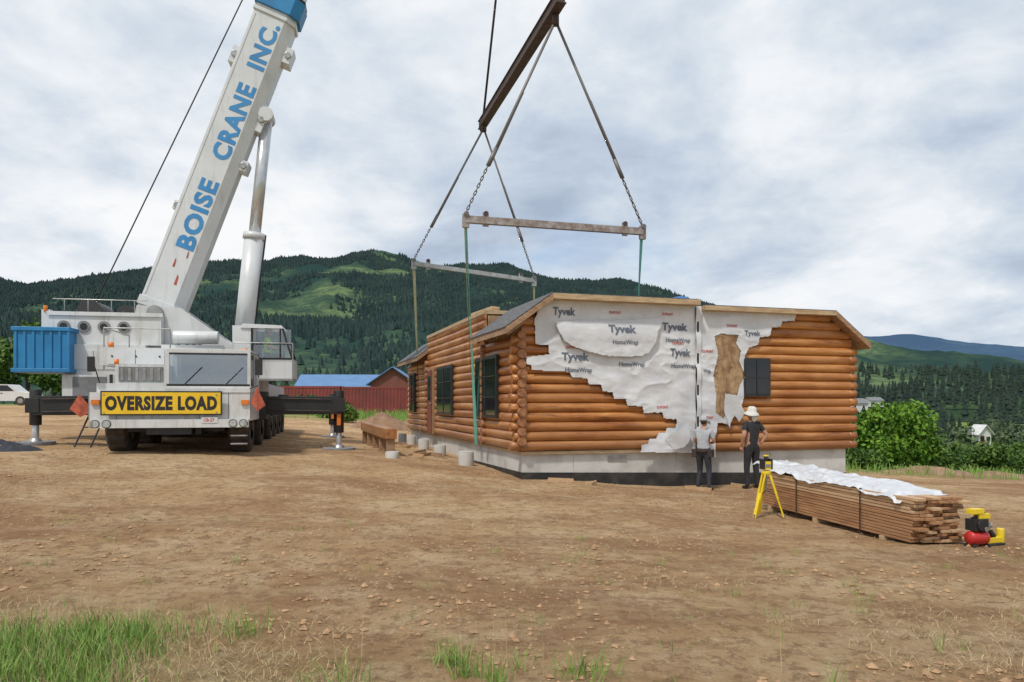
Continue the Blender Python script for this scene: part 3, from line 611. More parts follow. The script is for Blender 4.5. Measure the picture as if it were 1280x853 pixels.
for xx in(.15,1.0): c.box(xx,xx+.42,1.0,1.15,z0,z0+.6,DKIN);c.box(xx+.1,xx+.32,1.02,1.12,z0+.6,z0+.72,DKIN)
c.box(x0+.08,x1-.08,1.75,1.8,z0,z1-.1,DKIN)
for i in range(16):
    a=2*math.pi*i/16;b2=2*math.pi*(i+1)/16;f=lambda q:(1.2+.2*math.cos(q),.62+.07*math.sin(q),z0+.22+.17*math.sin(q));c.cyl(f(a),f(b2),.014,BLACK,n=6)
c.build('carrier_cab_interior',crane)
c=MB()
for k in(.15,1.0): c.cyl((k+.1,.05,z0+.05),(k+.45,.04,z0+.42),.008,BLACK,n=6)
for sx,xx in((-1,x0),(1,x1)):
    if sx>0: c.cyl((xx,.1,z1-.05),(xx+.18,-.02,z1-.12),.012,BLACK,n=6);c.cyl((xx+.18,-.02,z1-.12),(xx+.18,-.02,z0+.2),.012,BLACK,n=6);c.box(xx+.10,xx+.26,-.05,.0,z0+.25,z0+.6,BLACK)
    else: c.cyl((-1.5,.3,1.56),(-1.6,.1,2.1),.012,BLACK,n=6);c.box(-1.68,-1.54,.07,.12,1.8,2.12,BLACK)
c.box(-1.3,-1.24,.26,.29,1.56,1.75,BLACK)
c.build('mirrors_and_wipers',crane)
c=MB();c.box(-1.37,1.04,-.125,-.105,.87,1.39,BLACK);c.box(-1.34,1.01,-.132,-.126,.90,1.36,YEL)
text_to(c,'OVERSIZE LOAD',(-1.28,-.136,.975),(1,0,0),(0,0,1),2.22,.31,BLACK,.055,sp=1.12)
for xx in(-1.3,.93):
    for zz in(.93,1.31): c.cyl((xx,-.14,zz),(xx,-.1,zz),.018,STEEL,n=8)
c.build('oversize_load_banner',crane,rec=False)
c=MB()
for sx in(-1,1):
    for k in(0,1): c.cyl((sx*(1.48-.22*k),-.115,.69),(sx*(1.48-.22*k),-.09,.69),.075,LENS);c.cyl((sx*(1.48-.22*k),-.11,.69),(sx*(1.48-.22*k),-.088,.69),.09,BLACK)
    c.box(sx*1.5-.08,sx*1.5+.08,-.03,.03,1.10,1.2,AMBER)
c.cyl((-1.25,.6,1.98),(-1.25,.6,2.1),.05,AMBER);c.cyl((-1.55,1.3,2.4),(-1.55,1.3,2.52),.06,AMBER);c.cyl((1.3,1.7,2.32),(1.3,1.7,2.45),.07,AMBER)
c.box(.62,.95,-.113,-.105,.70,.82,WHITE)
text_to(c,'CB-27',(.66,-.116,.73),(1,0,0),(0,0,1),.22,.07,RED,.02)
c.build('lamps_and_plate',crane)
c=MB()
def wheel(cx_,cy_,r=.62,w=.46):
    prof=[(r*.55,w/2),(r*.9,w/2),(r,w/2-.06),(r,-w/2+.06),(r*.9,-w/2),(r*.55,-w/2)];n_=40;vs=[]
    for i in range(n_):
        a=2*math.pi*i/n_
        for (rr,ww) in prof: 
            rr2=rr+(.025 if (i%2 and rr>r*.95) else 0);vs.append((cx_+ww,cy_+rr2*math.cos(a),r-.02+rr2*math.sin(a)))
    k=len(prof);c.add(vs,[(i*k+j,i*k+j+1,((i+1)%n_)*k+j+1,((i+1)%n_)*k+j) for i in range(n_) for j in range(k-1)],RUBBER,False)
    for s_ in(-1,1): c.cyl((cx_+s_*w*.28,cy_,r-.02),(cx_+s_*w*.38,cy_,r-.02),r*.56,STEEL,n=20);c.cyl((cx_+s_*w*.38,cy_,r-.02),(cx_+s_*w*.55,cy_,r-.02),r*.22,BLACK,n=12)
for yy in(1.25,3.6,6.4,8.0,9.7,11.4):
    for xx in(-1.28,1.28): wheel(xx,yy)
    c.cyl((-1.1,yy,.6),(1.1,yy,.6),.11,BLACK);c.ball((0,yy,.58),(.28,.25,.24),BLACK)
for xx in(-1.28,1.28): c.box(xx-.3,xx+.3,.62,1.95,1.26,1.3,BLACK);c.box(xx-.28,xx+.28,2.0,2.04,.5,1.25,BLACK)
c.box(-1.0,1.0,.5,.6,.5,.8,BLACK);c.box(-.7,.7,1.0,12,.55,.84,BLACK)
for xx in(-.5,.5): c.box(xx-.06,xx+.06,.2,2,.45,.75,BLACK)
c.build('wheels_and_axles',crane)
c=MB()
for Y0,ex in((2.5,3.52),(10.4,3.3)):
    c.box(-1.75,1.75,Y0-.38,Y0+.38,.72,1.42,BLACK)
    for sx in(-1,1):
        wx=lambda X_,Y_:(CLc.x+X_*math.cos(CR)-Y_*math.sin(CR),CLc.y+X_*math.sin(CR)+Y_*math.cos(CR))
        g=g1(*wx(sx*ex,Y0))-.5
        c.box(min(sx*1.7,sx*ex),max(sx*1.7,sx*ex),Y0-.2,Y0+.2,.84,1.30,BLACK)
        c.cyl((sx*ex,Y0,g+.45),(sx*ex,Y0,1.45),.13,BLACK,n=18);c.cyl((sx*ex,Y0,g+.08),(sx*ex,Y0,g+.5),.075,CHROME,n=14)
        c.cyl((sx*ex,Y0,g+.05),(sx*ex,Y0,g+.14),.16,STEEL,n=18,r2=.1);c.cyl((sx*ex,Y0,g-.04),(sx*ex,Y0,g+.06),.42,GREY,n=28)
        c.box(sx*ex-.15,sx*ex+.15,Y0-.22,Y0-.205,.9,1.25,BLACK)
        c.cyl((sx*1.8,Y0-.23,1.25),(sx*(ex-.2),Y0-.23,1.22),.018,RUBBER,n=6);c.cyl((sx*1.8,Y0-.23,.95),(sx*(ex-.2),Y0-.23,.92),.018,RUBBER,n=6)
        if sx>0: c.box(sx*ex-.05,sx*ex+.05,Y0-.15,Y0-.135,.55,.85,AMBER)
c.build('outriggers',crane,.012)
c=MB()
def flag(x,y,z,s):
    vs=[(x,y,z),(x+s*.3,y+.03,z-.42),(x+s*.02,y-.03,z-.55),(x-s*.22,y+.02,z-.36)];c.add(vs,[(0,1,2),(0,2,3)],ORANGE)
flag(1.75,-.02,1.5,.6);flag(-2.45,2.1,1.35,1.);c.cyl((1.6,.0,1.45),(1.78,-.02,1.52),.012,BLACK)
for sx in(-2.55,-2.2): c.cyl((sx,2.0,.05),(sx+.25,2.3,.85),.02,BLACK,n=6)
for k in range(4):
    f=(k+.5)/4;c.cyl((-2.55+.25*f,2+.3*f,.05+.8*f),(-2.2+.25*f,2+.3*f,.05+.8*f),.015,BLACK,n=6)
for (xa,ya) in [(-1.7,1.3),(-.3,1.3),(-1.7,3.4),(1.4,2.7),(1.4,4.6)]: c.cyl((xa,ya,1.9),(xa,ya,2.85 if xa<0 else 2.4),.016,STEEL,n=6)
c.cyl((-1.7,1.3,2.85),(-.3,1.3,2.85),.016,STEEL,n=6);c.cyl((-1.7,1.3,2.85),(-1.7,3.4,2.85),.016,STEEL,n=6);c.cyl((1.4,2.7,2.4),(1.4,4.6,2.4),.016,STEEL,n=6)
c.build('flags_ladder_and_rails',crane,rec=False)
SM=CMi@Matrix.Translation((-8.5,20.73,0))@Matrix.Rotation(math.radians(11),4,'Z')
c=MB(SM)
c.cyl((0,0,2.1),(0,0,2.4),1.15,BLACK,n=32);c.box(-3.3,2.3,-.95,.95,2.4,2.75,WHITE)
for yy in(-.62,.52): c.prism([(-2.0,yy,2.75),(1.2,yy,2.75),(.9,yy,3.1),(-.6,yy,4.2),(-1.7,yy,4.25)],(0,.1,0),WHITE)
c.box(-3.7,-1.0,-.95,-.65,3.15,3.95,WHITE);c.box(-3.7,-2.0,-.649,.95,3.15,3.85,WHITE);c.box(-3.75,-.95,-1.0,-.95,3.9,4.0,WHITE)
for k in range(4): c.cyl((-3.35+k*.48,-.99,3.62),(-3.35+k*.48,-.955,3.62),.15,GREY,n=20);c.cyl((-3.35+k*.48,-1.0,3.62),(-3.35+k*.48,-.985,3.62),.09,BLACK,n=16)
c.box(-3.3,-1.35,-1.1,-.1,1.7,3.149,WHITE);c.box(-3.2,-2.0,-1.12,-1.101,2.5,3.0,WHITE);c.box(-3.25,-1.5,-1.35,-1.11,1.75,2.35,WHITE)
for xx in(-2.6,-2.05): c.box(xx,xx+.01,-1.125,-1.119,2.52,2.98,BLACK)
c.box(-3.0,-2.2,-1.365,-1.351,1.8,2.3,GREY)
for k in range(9): c.cyl((-3.6+k*.28,-1.0,4.02),(-3.6+k*.28,-1.0,4.32 if k%2 else 4.02+.01),.012,STEEL,n=6)
c.cyl((-3.6,-1.0,4.32),(-1.3,-1.0,4.32),.012,STEEL,n=6)
c.cyl((-2.9,-.5,4.05),(-2.9,.5,4.05),.32,CABLE,n=24);c.cyl((-2.0,-.5,4.0),(-2.0,.5,4.0),.25,CABLE,n=24)
c.cyl((-1.22,-.75,4.05),(-1.22,.75,4.05),.2,STEEL,n=20)
c.box(-3.9,-3.7,-.9,-.7,3.5,4.05,WHITE);c.cyl((-3.8,-.9,4.0),(-3.8,-.9,4.15),.05,AMBER)
c.box(.3,1.2,-.6,.6,2.751,3.25,WHITE);c.cyl((.9,-.45,3.14),(.9,.45,3.14),.14,STEEL,n=16)
c.box(-.9,.6,-1.35,-.96,2.45,3.15,WHITE);c.cyl((-.6,-1.3,3.35),(.5,-1.3,3.35),.17,WHITE,n=18)
c.box(-.2,.35,-1.36,-1.355,2.6,3.0,GREY);c.cyl((1.0,-1.0,3.0),(1.0,-1.0,3.55),.06,STEEL)
for k in range(5):
    p=[(-.8+k*.12,-.68,3.2+.05*k),(-.3+k*.1,-.75,2.95+.03*k),(.3+k*.05,-.72,2.85),(.8,-.6,3.0+.03*k)]
    for a,b2 in zip(p[:-1],p[1:]): c.cyl(a,b2,.022,BLACK,n=6)
c.build('superstructure',crane,.02)
c=MB(SM);c.box(-4.3,-3.05,-1.5,-.3,2.45,3.5,BLUE)
for k in range(7): c.box(-4.27+k*.2,-4.21+k*.2,-1.53,-1.5,2.5,3.45,BLUE)
c.box(-4.34,-3.0,-1.55,-.25,3.44,3.54,BLUE);c.box(-4.34,-3.0,-1.55,-.25,2.40,2.5,BLUE);c.build('blue_counterweight_box',crane,.01)
c=MB(SM);O=Vector((-1.22,0,4.05));U=Vector((.340,0,.940)).normalized();Bv=Vector((U.z,0,-U.x))
def sec(s0,s1,hh,hw,mat,ch=.16):
    pr=[(-hh,-hw),(-hh,hw),(hh-ch*1.6,hw),(hh,hw-ch*1.2),(hh,-hw+ch*1.2),(hh-ch*1.6,-hw)]
    vs=[O+U*s_+Bv*p+Vector((0,1,0))*q for s_ in(s0,s1) for p,q in pr]
    c.add(vs,[tuple(range(6)),tuple(range(11,5,-1))]+[(i,6+i,6+(i+1)%6,(i+1)%6) for i in range(6)],mat)
sec(-.5,9.55,.56,.42,BOOMW);sec(9.1,9.62,.63,.49,BLUE);sec(9.63,9.72,.60,.46,BLACK);sec(9.5,16,.50,.37,BOOMW);sec(16,16.3,.54,.41,BLUE);sec(15.9,22.5,.45,.33,BOOMW);sec(22.2,29,.39,.28,BOOMW)
sec(.1,.35,.60,.46,BOOMW);sec(8.9,9.0,.60,.46,BOOMW)
c.beam(O+U*.4+Bv*-.50+Vector((0,-.424,0)),O+U*8.8+Bv*-.50+Vector((0,-.424,0)),.02,.05,BOOMW)
for (s_,p,l) in((7.55,-.66,.5),(3.0,-.6,.25),(8.1,.66,.45),(4.7,.62,.3),(6.1,.62,.7)):
    a=O+U*s_+Bv*p;c.beam(a-U*l/2,a+U*l/2,.5,.22,BOOMW);c.cyl(a+Vector((0,-.3,0)),a+Vector((0,.3,0)),.09,STEEL)
c.cyl(O+U*29+Vector((0,-.3,0)),O+U*29+Vector((0,.3,0)),.45,BLACK,n=20);c.box(8.2,9.2,-.3,.3,31.0,31.8,WHITE)
c.build('boom',crane,.025)
c=MB(SM)
for txt,s0,s1,h in(('BOISE',1.92,3.95,.50),('CRANE',4.58,6.82,.50),('INC.',7.32,8.70,.49)):
    text_to(c,txt,O+U*s0+Bv*.27+Vector((0,-.429,0)),U,-Bv,s1-s0,h,BLUETXT,.04,sp=1.1)
for (s_,p,l,w) in((.9,.1,.3,.05),(1.35,-.1,.25,.04),(1.7,.15,.2,.03)):
    a=O+U*s_+Bv*p+Vector((0,-.426,0));c.add([a,a+U*l,a+U*l*.8+Bv*w,a+Bv*w*1.5],[(0,1,2,3)],ORANGE)
c.build('boom_lettering',crane,rec=False)
c=MB(SM)
a=Vector((.9,0,3.14));b2=Vector((1.56,0,9.75));m_=a.lerp(b2,.49)
c.cyl(a,m_,.27,BOOMW,n=24);c.cyl(m_-(b2-a).normalized()*.12,m_+(b2-a).normalized()*.05,.31,BOOMW,n=24);c.cyl(m_,b2,.165,CHROME,n=20)
c.cyl(b2+Vector((0,-.3,0)),b2+Vector((0,.3,0)),.2,BOOMW,n=20);c.beam(b2,O+U*6.2+Bv*.45,.4,.5,BOOMW);c.cyl(a+Vector((.31,-.05,.4)),m_+Vector((.31,-.05,0)),.025,BLACK,n=8)
c.build('lift_cylinder',crane)
c=MB(SM);c.cyl((-2.9,-.05,4.35),(9.4,-.05,32.3),.018,CABLE,n=6)
SI=(Matrix.Translation((-8.5,20.73,0))@Matrix.Rotation(math.radians(11),4,'Z')).inverted()
HM=Matrix.Translation(HL)@Matrix.Rotation(HR,4,'Z');hk=SI@(HM@(HK+Vector((0,0,1.1))))
for k in(-.12,.12): c.cyl(hk+Vector((k,0,0)),(9.0+k,0,31.2),.02,CABLE,n=6)
c.build('hoist_ropes',crane)
c=MB(SM);X0,X1,Y0,Y1,Z0,Z1=1.25,2.5,-2.2,-1.25,2.25,3.62
c.box(X0,X1,Y0,Y1,Z0,Z0+.5,WHITE);c.box(X0-.25,X0+.2,Y0+.02,Y1,Z0,Z1-.02,WHITE)
c.prism([(X0-.05,Y0-.02,Z1-.08),(X1-.25,Y0-.02,Z1-.08),(X1-.3,Y0-.02,Z1),(X0,Y0-.02,Z1+.03)],(0,Y1-Y0+.04,0),WHITE)
for yy in(Y0+.0,Y1-.05):
    c.beam((X1-.03,yy+.025,Z0+.5),(X1-.28,yy+.025,Z1-.06),.05,.05,BLACK);c.box(X0+.9,X0+.94,yy,yy+.05,Z0+.5,Z1-.08,BLACK);c.box(X0+.2,X1-.05,yy-.003,yy+.053,Z0+.49,Z0+.54,BLACK);c.box(X0+.2,X0+.25,yy-.003,yy+.053,Z0+.5,Z1-.08,BLACK)
c.box(X0+.2,X0+.8,-1.2,-.9,2.3,2.75,WHITE);c.box(X0-.3,X1,Y0-.25,Y0-.01,Z0-.06,Z0-.02,STEEL)
c.cyl((X0-.2,Y0-.2,Z0-.02),(X0-.2,Y0-.2,Z0+.9),.015,STEEL,n=6);c.cyl((X1,Y0-.2,Z0-.02),(X1,Y0-.2,Z0+.9),.015,STEEL,n=6);c.cyl((X0-.2,Y0-.2,Z0+.9),(X1,Y0-.2,Z0+.9),.015,STEEL,n=6)
c.box(X0+.26,X0+.38,Y0+.25,Y0+.7,Z0+.5,Z0+1.0,DKIN);c.box(X0+.3,X0+.8,Y0+.25,Y0+.7,Z0+.5,Z0+.58,DKIN)
c.build('operator_cab',crane,.015)
c=MB(SM);c.box(X0+.26,X1-.06,Y0+.02,Y0+.026,Z0+.54,Z1-.1,GLASSC);c.add([(X1-.02,Y0+.05,Z0+.5),(X1-.02,Y1-.05,Z0+.5),(X1-.27,Y1-.05,Z1-.06),(X1-.27,Y0+.05,Z1-.06)],[(0,1,2,3)],GLASSC);c.build('operator_cab_glass',crane,rec=False)
# ------------------------------------------------------------------ people
def person(name,loc,rz,sc,J,E,mats,head,hat,haircol=HAIR,hands=None):
    e=group(name,loc,rz); e.scale=(sc,sc,sc)
    me=bpy.data.meshes.new('body');keys=list(J);me.from_pydata([J[k][0] for k in keys],[(keys.index(a),keys.index(b2)) for a,b2,_ in E],[])
    ob=bpy.data.objects.new('body_rig',me);scene.collection.objects.link(ob);ob.modifiers.new('s','SKIN');sb=ob.modifiers.new('u','SUBSURF');sb.levels=2;sb.render_levels=2
    for i,k in enumerate(keys):
        r=J[k][1];r=(r,r) if isinstance(r,(int,float)) else r;me.skin_vertices[0].data[i].radius=r;me.skin_vertices[0].data[i].use_root=(i==0)
    bpy.context.view_layer.update();m2=bpy.data.meshes.new_from_object(ob.evaluated_get(bpy.context.evaluated_depsgraph_get()));bpy.data.objects.remove(ob)
    ml=list(dict.fromkeys(mats.values()));m2.materials.clear()
    for m in ml: m2.materials.append(m)
    S=[(Vector(J[a][0]),Vector(J[b2][0]),l) for a,b2,l in E]
    for p in m2.polygons:
        best=9;bl=None
        for a,b2,l in S:
            ab=b2-a;tt=max(0,min(1,(p.center-a).dot(ab)/ab.length_squared));d=(p.center-a-ab*tt).length
            if d<best:best=d;bl=l
        p.material_index=ml.index(mats[bl]);p.use_smooth=True
    body=bpy.data.objects.new('body',m2);scene.collection.objects.link(body);body.parent=e
    h=MB(Matrix.Translation(head[0])@Matrix.Rotation(head[1],4,'Z')@Matrix.Rotation(head[2],4,'X'))
    h.ball((0,0,0),(.075,.092,.112),SKIN,18,12);h.ball((0,.02,-.06),(.055,.065,.055),SKIN);h.cyl((0,.085,.015),(0,.112,-.02),.009,SKIN,r2=.016,n=8)
    for s_ in(-1,1): h.ball((s_*.03,.083,.012),(.012,.008,.008),HATW,8,6);h.ball((s_*.03,.089,.012),.005,BLACK,8,6);h.ball((s_*.077,-.005,-.01),(.01,.02,.032),SKIN,8,6)
    h.ball((0,.085,-.055),(.024,.008,.006),ORANGE,8,6)
    h.ball((0,-.02,.025),(.083,.09,.105),haircol,16,10)
    if hat=='brim':
        n_=28;vs=[];prof=[(.0,.150),(.05,.145),(.085,.12),(.094,.05),(.102,.03),(.135,.0),(.165,-.04),(.163,-.047),(.10,.01)]
        for (r,z) in prof:
            for i in range(n_):
                a=2*math.pi*i/n_;vs.append((r*math.cos(a)*.98,r*math.sin(a)*1.08-.005,z+.02+(.010*math.sin(3*a) if r>.12 else 0)))
        h.add(vs,[(j*n_+i,j*n_+(i+1)%n_,(j+1)*n_+(i+1)%n_,(j+1)*n_+i) for j in range(len(prof)-1) for i in range(n_)],HATW,True)
        h.ball((0,-.09,-.07),(.095,.035,.10),HATW)
    elif hat=='cap':
        h.ball((0,-.005,.05),(.088,.102,.085),TGRY);h.ball((0,.10,.045),(.065,.075,.012),TGRY)
    h.build('head',e,rec=False)
    if hands:
        hb=MB()
        for (w,d,side) in hands:
            w=Vector(w);d=Vector(d).normalized();u=Vector(side).normalized();nn=d.cross(u)
            hb.ball(tuple(w+d*.05),(.034,.03,.04),SKIN,10,8)
            for k,(o,l) in enumerate(((-.028,.06),(-.01,.072),(.009,.068),(.027,.052))):
                a=w+d*.07+u*o;b2=a+d*l*.55+nn*.008;c2=b2+d*l*.3+nn*.025;hb.cyl(a,b2,.009,SKIN,n=8);hb.cyl(b2,c2,.0085,SKIN,r2=.007,n=8);hb.ball(tuple(b2),.009,SKIN,6,5)
            a=w+d*.03-u*.03;b2=a+d*.03-u*.03;hb.cyl(a,b2,.011,SKIN,n=8);hb.cyl(b2,b2+d*.03-u*.005,.010,SKIN,r2=.008,n=8)
        hb.build('hands',e,rec=False)
    return e
E0=[('pel','sp','shirt'),('sp','ch','shirt'),('ch','nb','shirt'),('nb','nk','skin')]
for s_ in'LR': E0+=[('ch','sh'+s_,'shirt'),('sh'+s_,'ms'+s_,'shirt'),('ms'+s_,'el'+s_,'skin'),('el'+s_,'wr'+s_,'skin'),('pel','hp'+s_,'pants'),('hp'+s_,'kn'+s_,'pants'),('kn'+s_,'an'+s_,'pants'),('an'+s_,'to'+s_,'shoe')]
def joints(aL,aR,lL,lR,lean=0):
    J={'pel':((0,0,.97),(.155,.115)),'sp':((0,lean*.3,1.14),(.145,.11)),'ch':((0,lean*.7,1.34),(.165,.12)),'nb':((0,lean,1.49),(.07,.07)),'nk':((0,lean*1.1,1.56),(.055,.055))}
    for s_,sg,a,l in(('L',-1,aL,lL),('R',1,aR,lR)):
        sh_=Vector((sg*.175,lean*.9,1.43));J['sh'+s_]=(tuple(sh_),.074);J['ms'+s_]=(tuple(sh_.lerp(Vector(a[0]),.6)),.058);J['el'+s_]=(a[0],.047);J['wr'+s_]=(a[1],.03)
        J['hp'+s_]=((sg*.09,0,.90),.105);J['kn'+s_]=(l[0],.07);J['an'+s_]=(l[1],.05);J['to'+s_]=(l[2],.042)
    return J
LS=((-.12,.02,.50),(-.13,-.03,.09),(-.15,.13,.045));RS=((.12,.03,.50),(.14,0,.09),(.17,.15,.045))
J=joints(((-.26,-.08,1.19),(-.25,.03,.95)),((.31,-.10,1.20),(.19,-.04,1.0)),LS,RS,.0)
x,y=5.24,16.15; person('man_in_white_hat',(x,y,float(gz2(np.array([x]),np.array([y]))[0])-.03),math.radians(18),1.0,J,E0,dict(shirt=TBLK,skin=SKIN,pants=TBLK,shoe=BOOT),(Vector((0,.02,1.66)),.35,.12),'brim',hands=[((-.25,.03,.95),(0,.15,-1),(0,1,0)),((.19,-.04,1.0),(-.8,.1,-.4),(0,.2,1))])
J=joints(((-.24,.04,1.18),(-.08,.22,1.16)),((.25,.05,1.18),(.10,.23,1.14)),((-.12,.10,.50),(-.13,-.02,.09),(-.15,.14,.045)),((.12,.06,.50),(.15,-.04,.09),(.19,.11,.045)),.03)
x,y=4.14,16.0; man=person('man_in_cap',(x,y,float(gz2(np.array([x]),np.array([y]))[0])-.03),math.radians(-35),.90,J,E0,dict(shirt=TGRY,skin=SKIN,pants=JEAN,shoe=BOOT),(Vector((0,.05,1.66)),-.1,.22),'cap',hands=[((-.08,.22,1.16),(1,.1,.1),(0,0,1)),((.10,.23,1.14),(-1,.1,.1),(0,0,1))])
tb=MB();tb.cyl((0,0,.93),(0,0,1.02),.165,BOOT,n=18);tb.box(-.27,-.14,-.09,.09,.80,1.0,BOOT);tb.box(.14,.25,-.09,.07,.82,1.0,BOOT);tb.build('tool_belt',man,.01)
J=joints(((-.25,.10,1.18),(-.2,.36,1.15)),((.25,.10,1.18),(.2,.36,1.15)),((-.13,.42,.95),(-.13,.50,.55),(-.13,.62,.5)),((.13,.42,.95),(.13,.50,.55),(.13,.62,.5)),0)
dl=(Matrix.Translation((-8.5,20.73,0))@Matrix.Rotation(math.radians(11),4,'Z'))@Vector((X0+.56,Y0+.42,Z0+.70-.90))
person('crane_operator',tuple(dl),math.radians(11-90),.86,J,E0,dict(shirt=HIVIS,skin=SKIN,pants=JEAN,shoe=BOOT),(Vector((0,.02,1.66)),.3,0),'cap',hands=[((-.2,.36,1.15),(0,1,-.2),(1,0,0)),((.2,.36,1.15),(0,1,-.2),(1,0,0))])
# ------------------------------------------------------------------ lumber stack
x,y=4.90,9.05;lum=group('lumber_stack',(x,y,float(gz2(np.array([x]),np.array([y]))[0])-.01),math.atan2(.65,3.6))
c=MB()
for yy in(.5,2.0,3.3): c.box(-.02,.68,yy,yy+.09,-.08,.03,TRIML)
for L in range(14):
    z=.032+L*.040;off=random.uniform(-.012,.012);x0=off-.01
    while x0<.62:
        w=random.choice((.09,.14,.14)); ya=random.uniform(-.05,.05)+(.0 if random.random()<.85 else -.09);yb=3.55+random.uniform(-.12,.12)
        c.box(x0,x0+w-.004,ya,yb,z,z+.034,random.choice((BOARD,BOARD,BOARD2)));x0+=w
c.build('boards',lum,.003)
c=MB()
for yy in(.95,2.5): c.box(-.035,-.03,yy,yy+.02,.0,.6,BLACK);c.box(-.035,.7,yy,yy+.02,.595,.6,BLACK)
c.build('banding_straps',lum)
u=np.linspace(0,1,70);v=np.linspace(0,1,140);U_,V_=np.meshgrid(u,v)
Xw=-.06+U_*.86;Yw=.15+V_*3.75
Zw=.615+.10*fbm(U_*5,V_*14,4,9)*np.clip(V_*2+.3,0,1)+.13*np.clip(V_-.45,0,1)*fbm(U_*3,V_*9,3,12)*2
ed=np.clip((.12-U_)/.12,0,1)*.10*(fbm(V_*12,U_*2,2,3)*2);ed2=np.clip((U_-.8)/.2,0,1)*.30;Zw=Zw-ed-ed2+.0
Zw=np.where(V_<.03,Zw-.04,Zw)
i=np.arange(U_.size).reshape(U_.shape);mesh_np('plastic_wrap',np.stack([Xw+.03*fbm(V_*9,U_*3,2,5),Yw,Zw],-1).reshape(-1,3),np.stack([i[:-1,:-1],i[:-1,1:],i[1:,1:],i[1:,:-1]],-1).reshape(-1,4),PLAST,lum,True)
x,y=5.66,8.95;z=float(gz2(np.array([x]),np.array([y]))[0]);cp=group('air_compressor',(x,y,z),.3);c=MB()
c.cyl((-.14,0,.11),(.06,0,.11),.085,RED,n=24);c.ball((-.14,0,.11),(.05,.085,.085),RED);c.ball((.06,0,.11),(.05,.085,.085),RED)
c.box(-.15,.06,-.07,.07,.20,.34,BLACK);c.cyl((-.05,-.09,.27),(-.05,.09,.27),.07,BLACK,n=18);c.box(.0,.1,-.06,.06,.20,.30,GREY)
c.cyl((-.12,0,.34),(.08,0,.40),.02,BLACK,n=8);c.box(-.16,.02,-.05,.05,.40,.46,TOOLY);c.box(-.05,.12,-.045,.045,.34,.40,TOOLY)
for sx in(-.15,.08):
    for sy in(-.06,.06): c.cyl((sx,sy,.0),(sx,sy,.04),.02,BLACK,n=8)
c.cyl((.10,0,.25),(.16,-.02,.25),.03,STEEL);c.cyl((.0,-.09,.22),(.0,-.1,.22),.03,STEEL);c.build('tank_and_motor',cp,.008)
x,y=5.93,9.1;z=float(gz2(np.array([x]),np.array([y]))[0]);cp=group('nail_gun',(x,y,z),.4);c=MB()
c.box(-.16,.10,-.035,.035,.03,.10,TOOLY);c.cyl((.12,0,.02),(.12,0,.2),.045,TOOLY,n=14);c.beam((0,0,.1),(-.12,0,.22),.05,.05,BLACK);c.box(-.2,-.1,-.045,.045,.2,.28,TOOLY);c.box(-.18,.14,-.05,.05,.0,.03,BLACK);c.build('body_and_magazine',cp,.008)
x,y=4.02,11.7;z=float(gz2(np.array([x]),np.array([y]))[0]);tr=group('laser_level_tripod',(x,y,z),.2);c=MB()
for k,a in enumerate((math.radians(200),math.radians(320),math.radians(85))):
    d=Vector((math.cos(a),math.sin(a),0));top=Vector((0,0,.70))+d*.05;ft=d*.27
    sd_=Vector((-d.y,d.x,0))
    for q in(-1,1): c.beam(top+sd_*.028*q,top.lerp(ft,.6)+sd_*.028*q,.022,.022,TOOLY)
    c.beam(top.lerp(ft,.45),ft+Vector((0,0,.01)),.055,.02,TOOLY,sd_);c.cyl(ft+Vector((0,0,.06)),ft-Vector((0,0,.02)),.02,STEEL,r2=.005)
    c.beam(top.lerp(ft,.5),Vector((0,0,.42)),.015,.01,BLACK)
c.cyl((0,0,.68),(0,0,.73),.075,TOOLY,n=20);c.cyl((0,0,.42),(0,0,.76),.016,STEEL)
c.box(-.07,.07,-.06,.06,.75,.88,TOOLY);c.box(-.08,-.05,-.065,.065,.76,.92,BLACK);c.box(.05,.08,-.065,.065,.76,.92,BLACK);c.cyl((0,0,.88),(0,0,.96),.035,WINGL,n=16);c.cyl((0,0,.96),(0,0,.98),.045,TOOLY,n=16);c.box(-.04,.04,-.066,-.061,.79,.84,GREY)
c.build('tripod_and_level',tr,.004)
z=g1(-3.5,20);tb=group('timber_beam',(-3.02,18.5,z),math.radians(17));c=MB()
c.box(-.14,.14,0,6.4,.42,.68,LOGY);
for yy in(.15,1.7,3.2,4.7,6.2): c.box(-.10,.10,yy-.08,yy+.08,-.1,.42,TRIM)
c.build('beam_and_posts',tb,.01)
for (x,y,r,h) in((-1.12,18.0,.19,.32),(-2.95,18.2,.17,.14),(-2.0,20.5,.17,.3),(-2.75,23,.17,.32),(-3.4,25,.15,.35),(-4.0,27,.15,.35)):
    z=g1(x,y);e=group('concrete_pier',(x,y,z));c=MB();c.cyl((0,0,-.1),(0,0,h),r,CONC,n=24);c.cyl((0,0,h),(0,0,h+.02),r*.93,CONC,n=24);c.build('pier',e,.01)
sc_=group('scrap_lumber',(0,0,0));c=MB()
for i in range(16):
    yy=random.uniform(18.5,27);xx=-.45-(yy-15.3)*.31-random.uniform(.1,.9);a=random.uniform(0,3.14);l=random.uniform(.1,.35);zz=float(gz2(np.array([xx]),np.array([yy]))[0])
    c.beam((xx-l*math.cos(a),yy-l*math.sin(a),zz+.03),(xx+l*math.cos(a),yy+l*math.sin(a),zz+.05),.08,.03,random.choice((TRIML,BOARD2,TRIM)),(0,0,1))
for i in range(8):
    xx=random.uniform(1.0,8);yy=15.3+xx*.31-random.uniform(.2,.9);a=random.uniform(0,3.14);l=random.uniform(.08,.3);zz=float(gz2(np.array([xx]),np.array([yy]))[0])
    c.beam((xx-l*math.cos(a),yy-l*math.sin(a),zz+.03),(xx+l*math.cos(a),yy+l*math.sin(a),zz+.04),.08,.03,random.choice((TRIML,BOARD2)),(0,0,1))
c.build('offcuts',sc_)
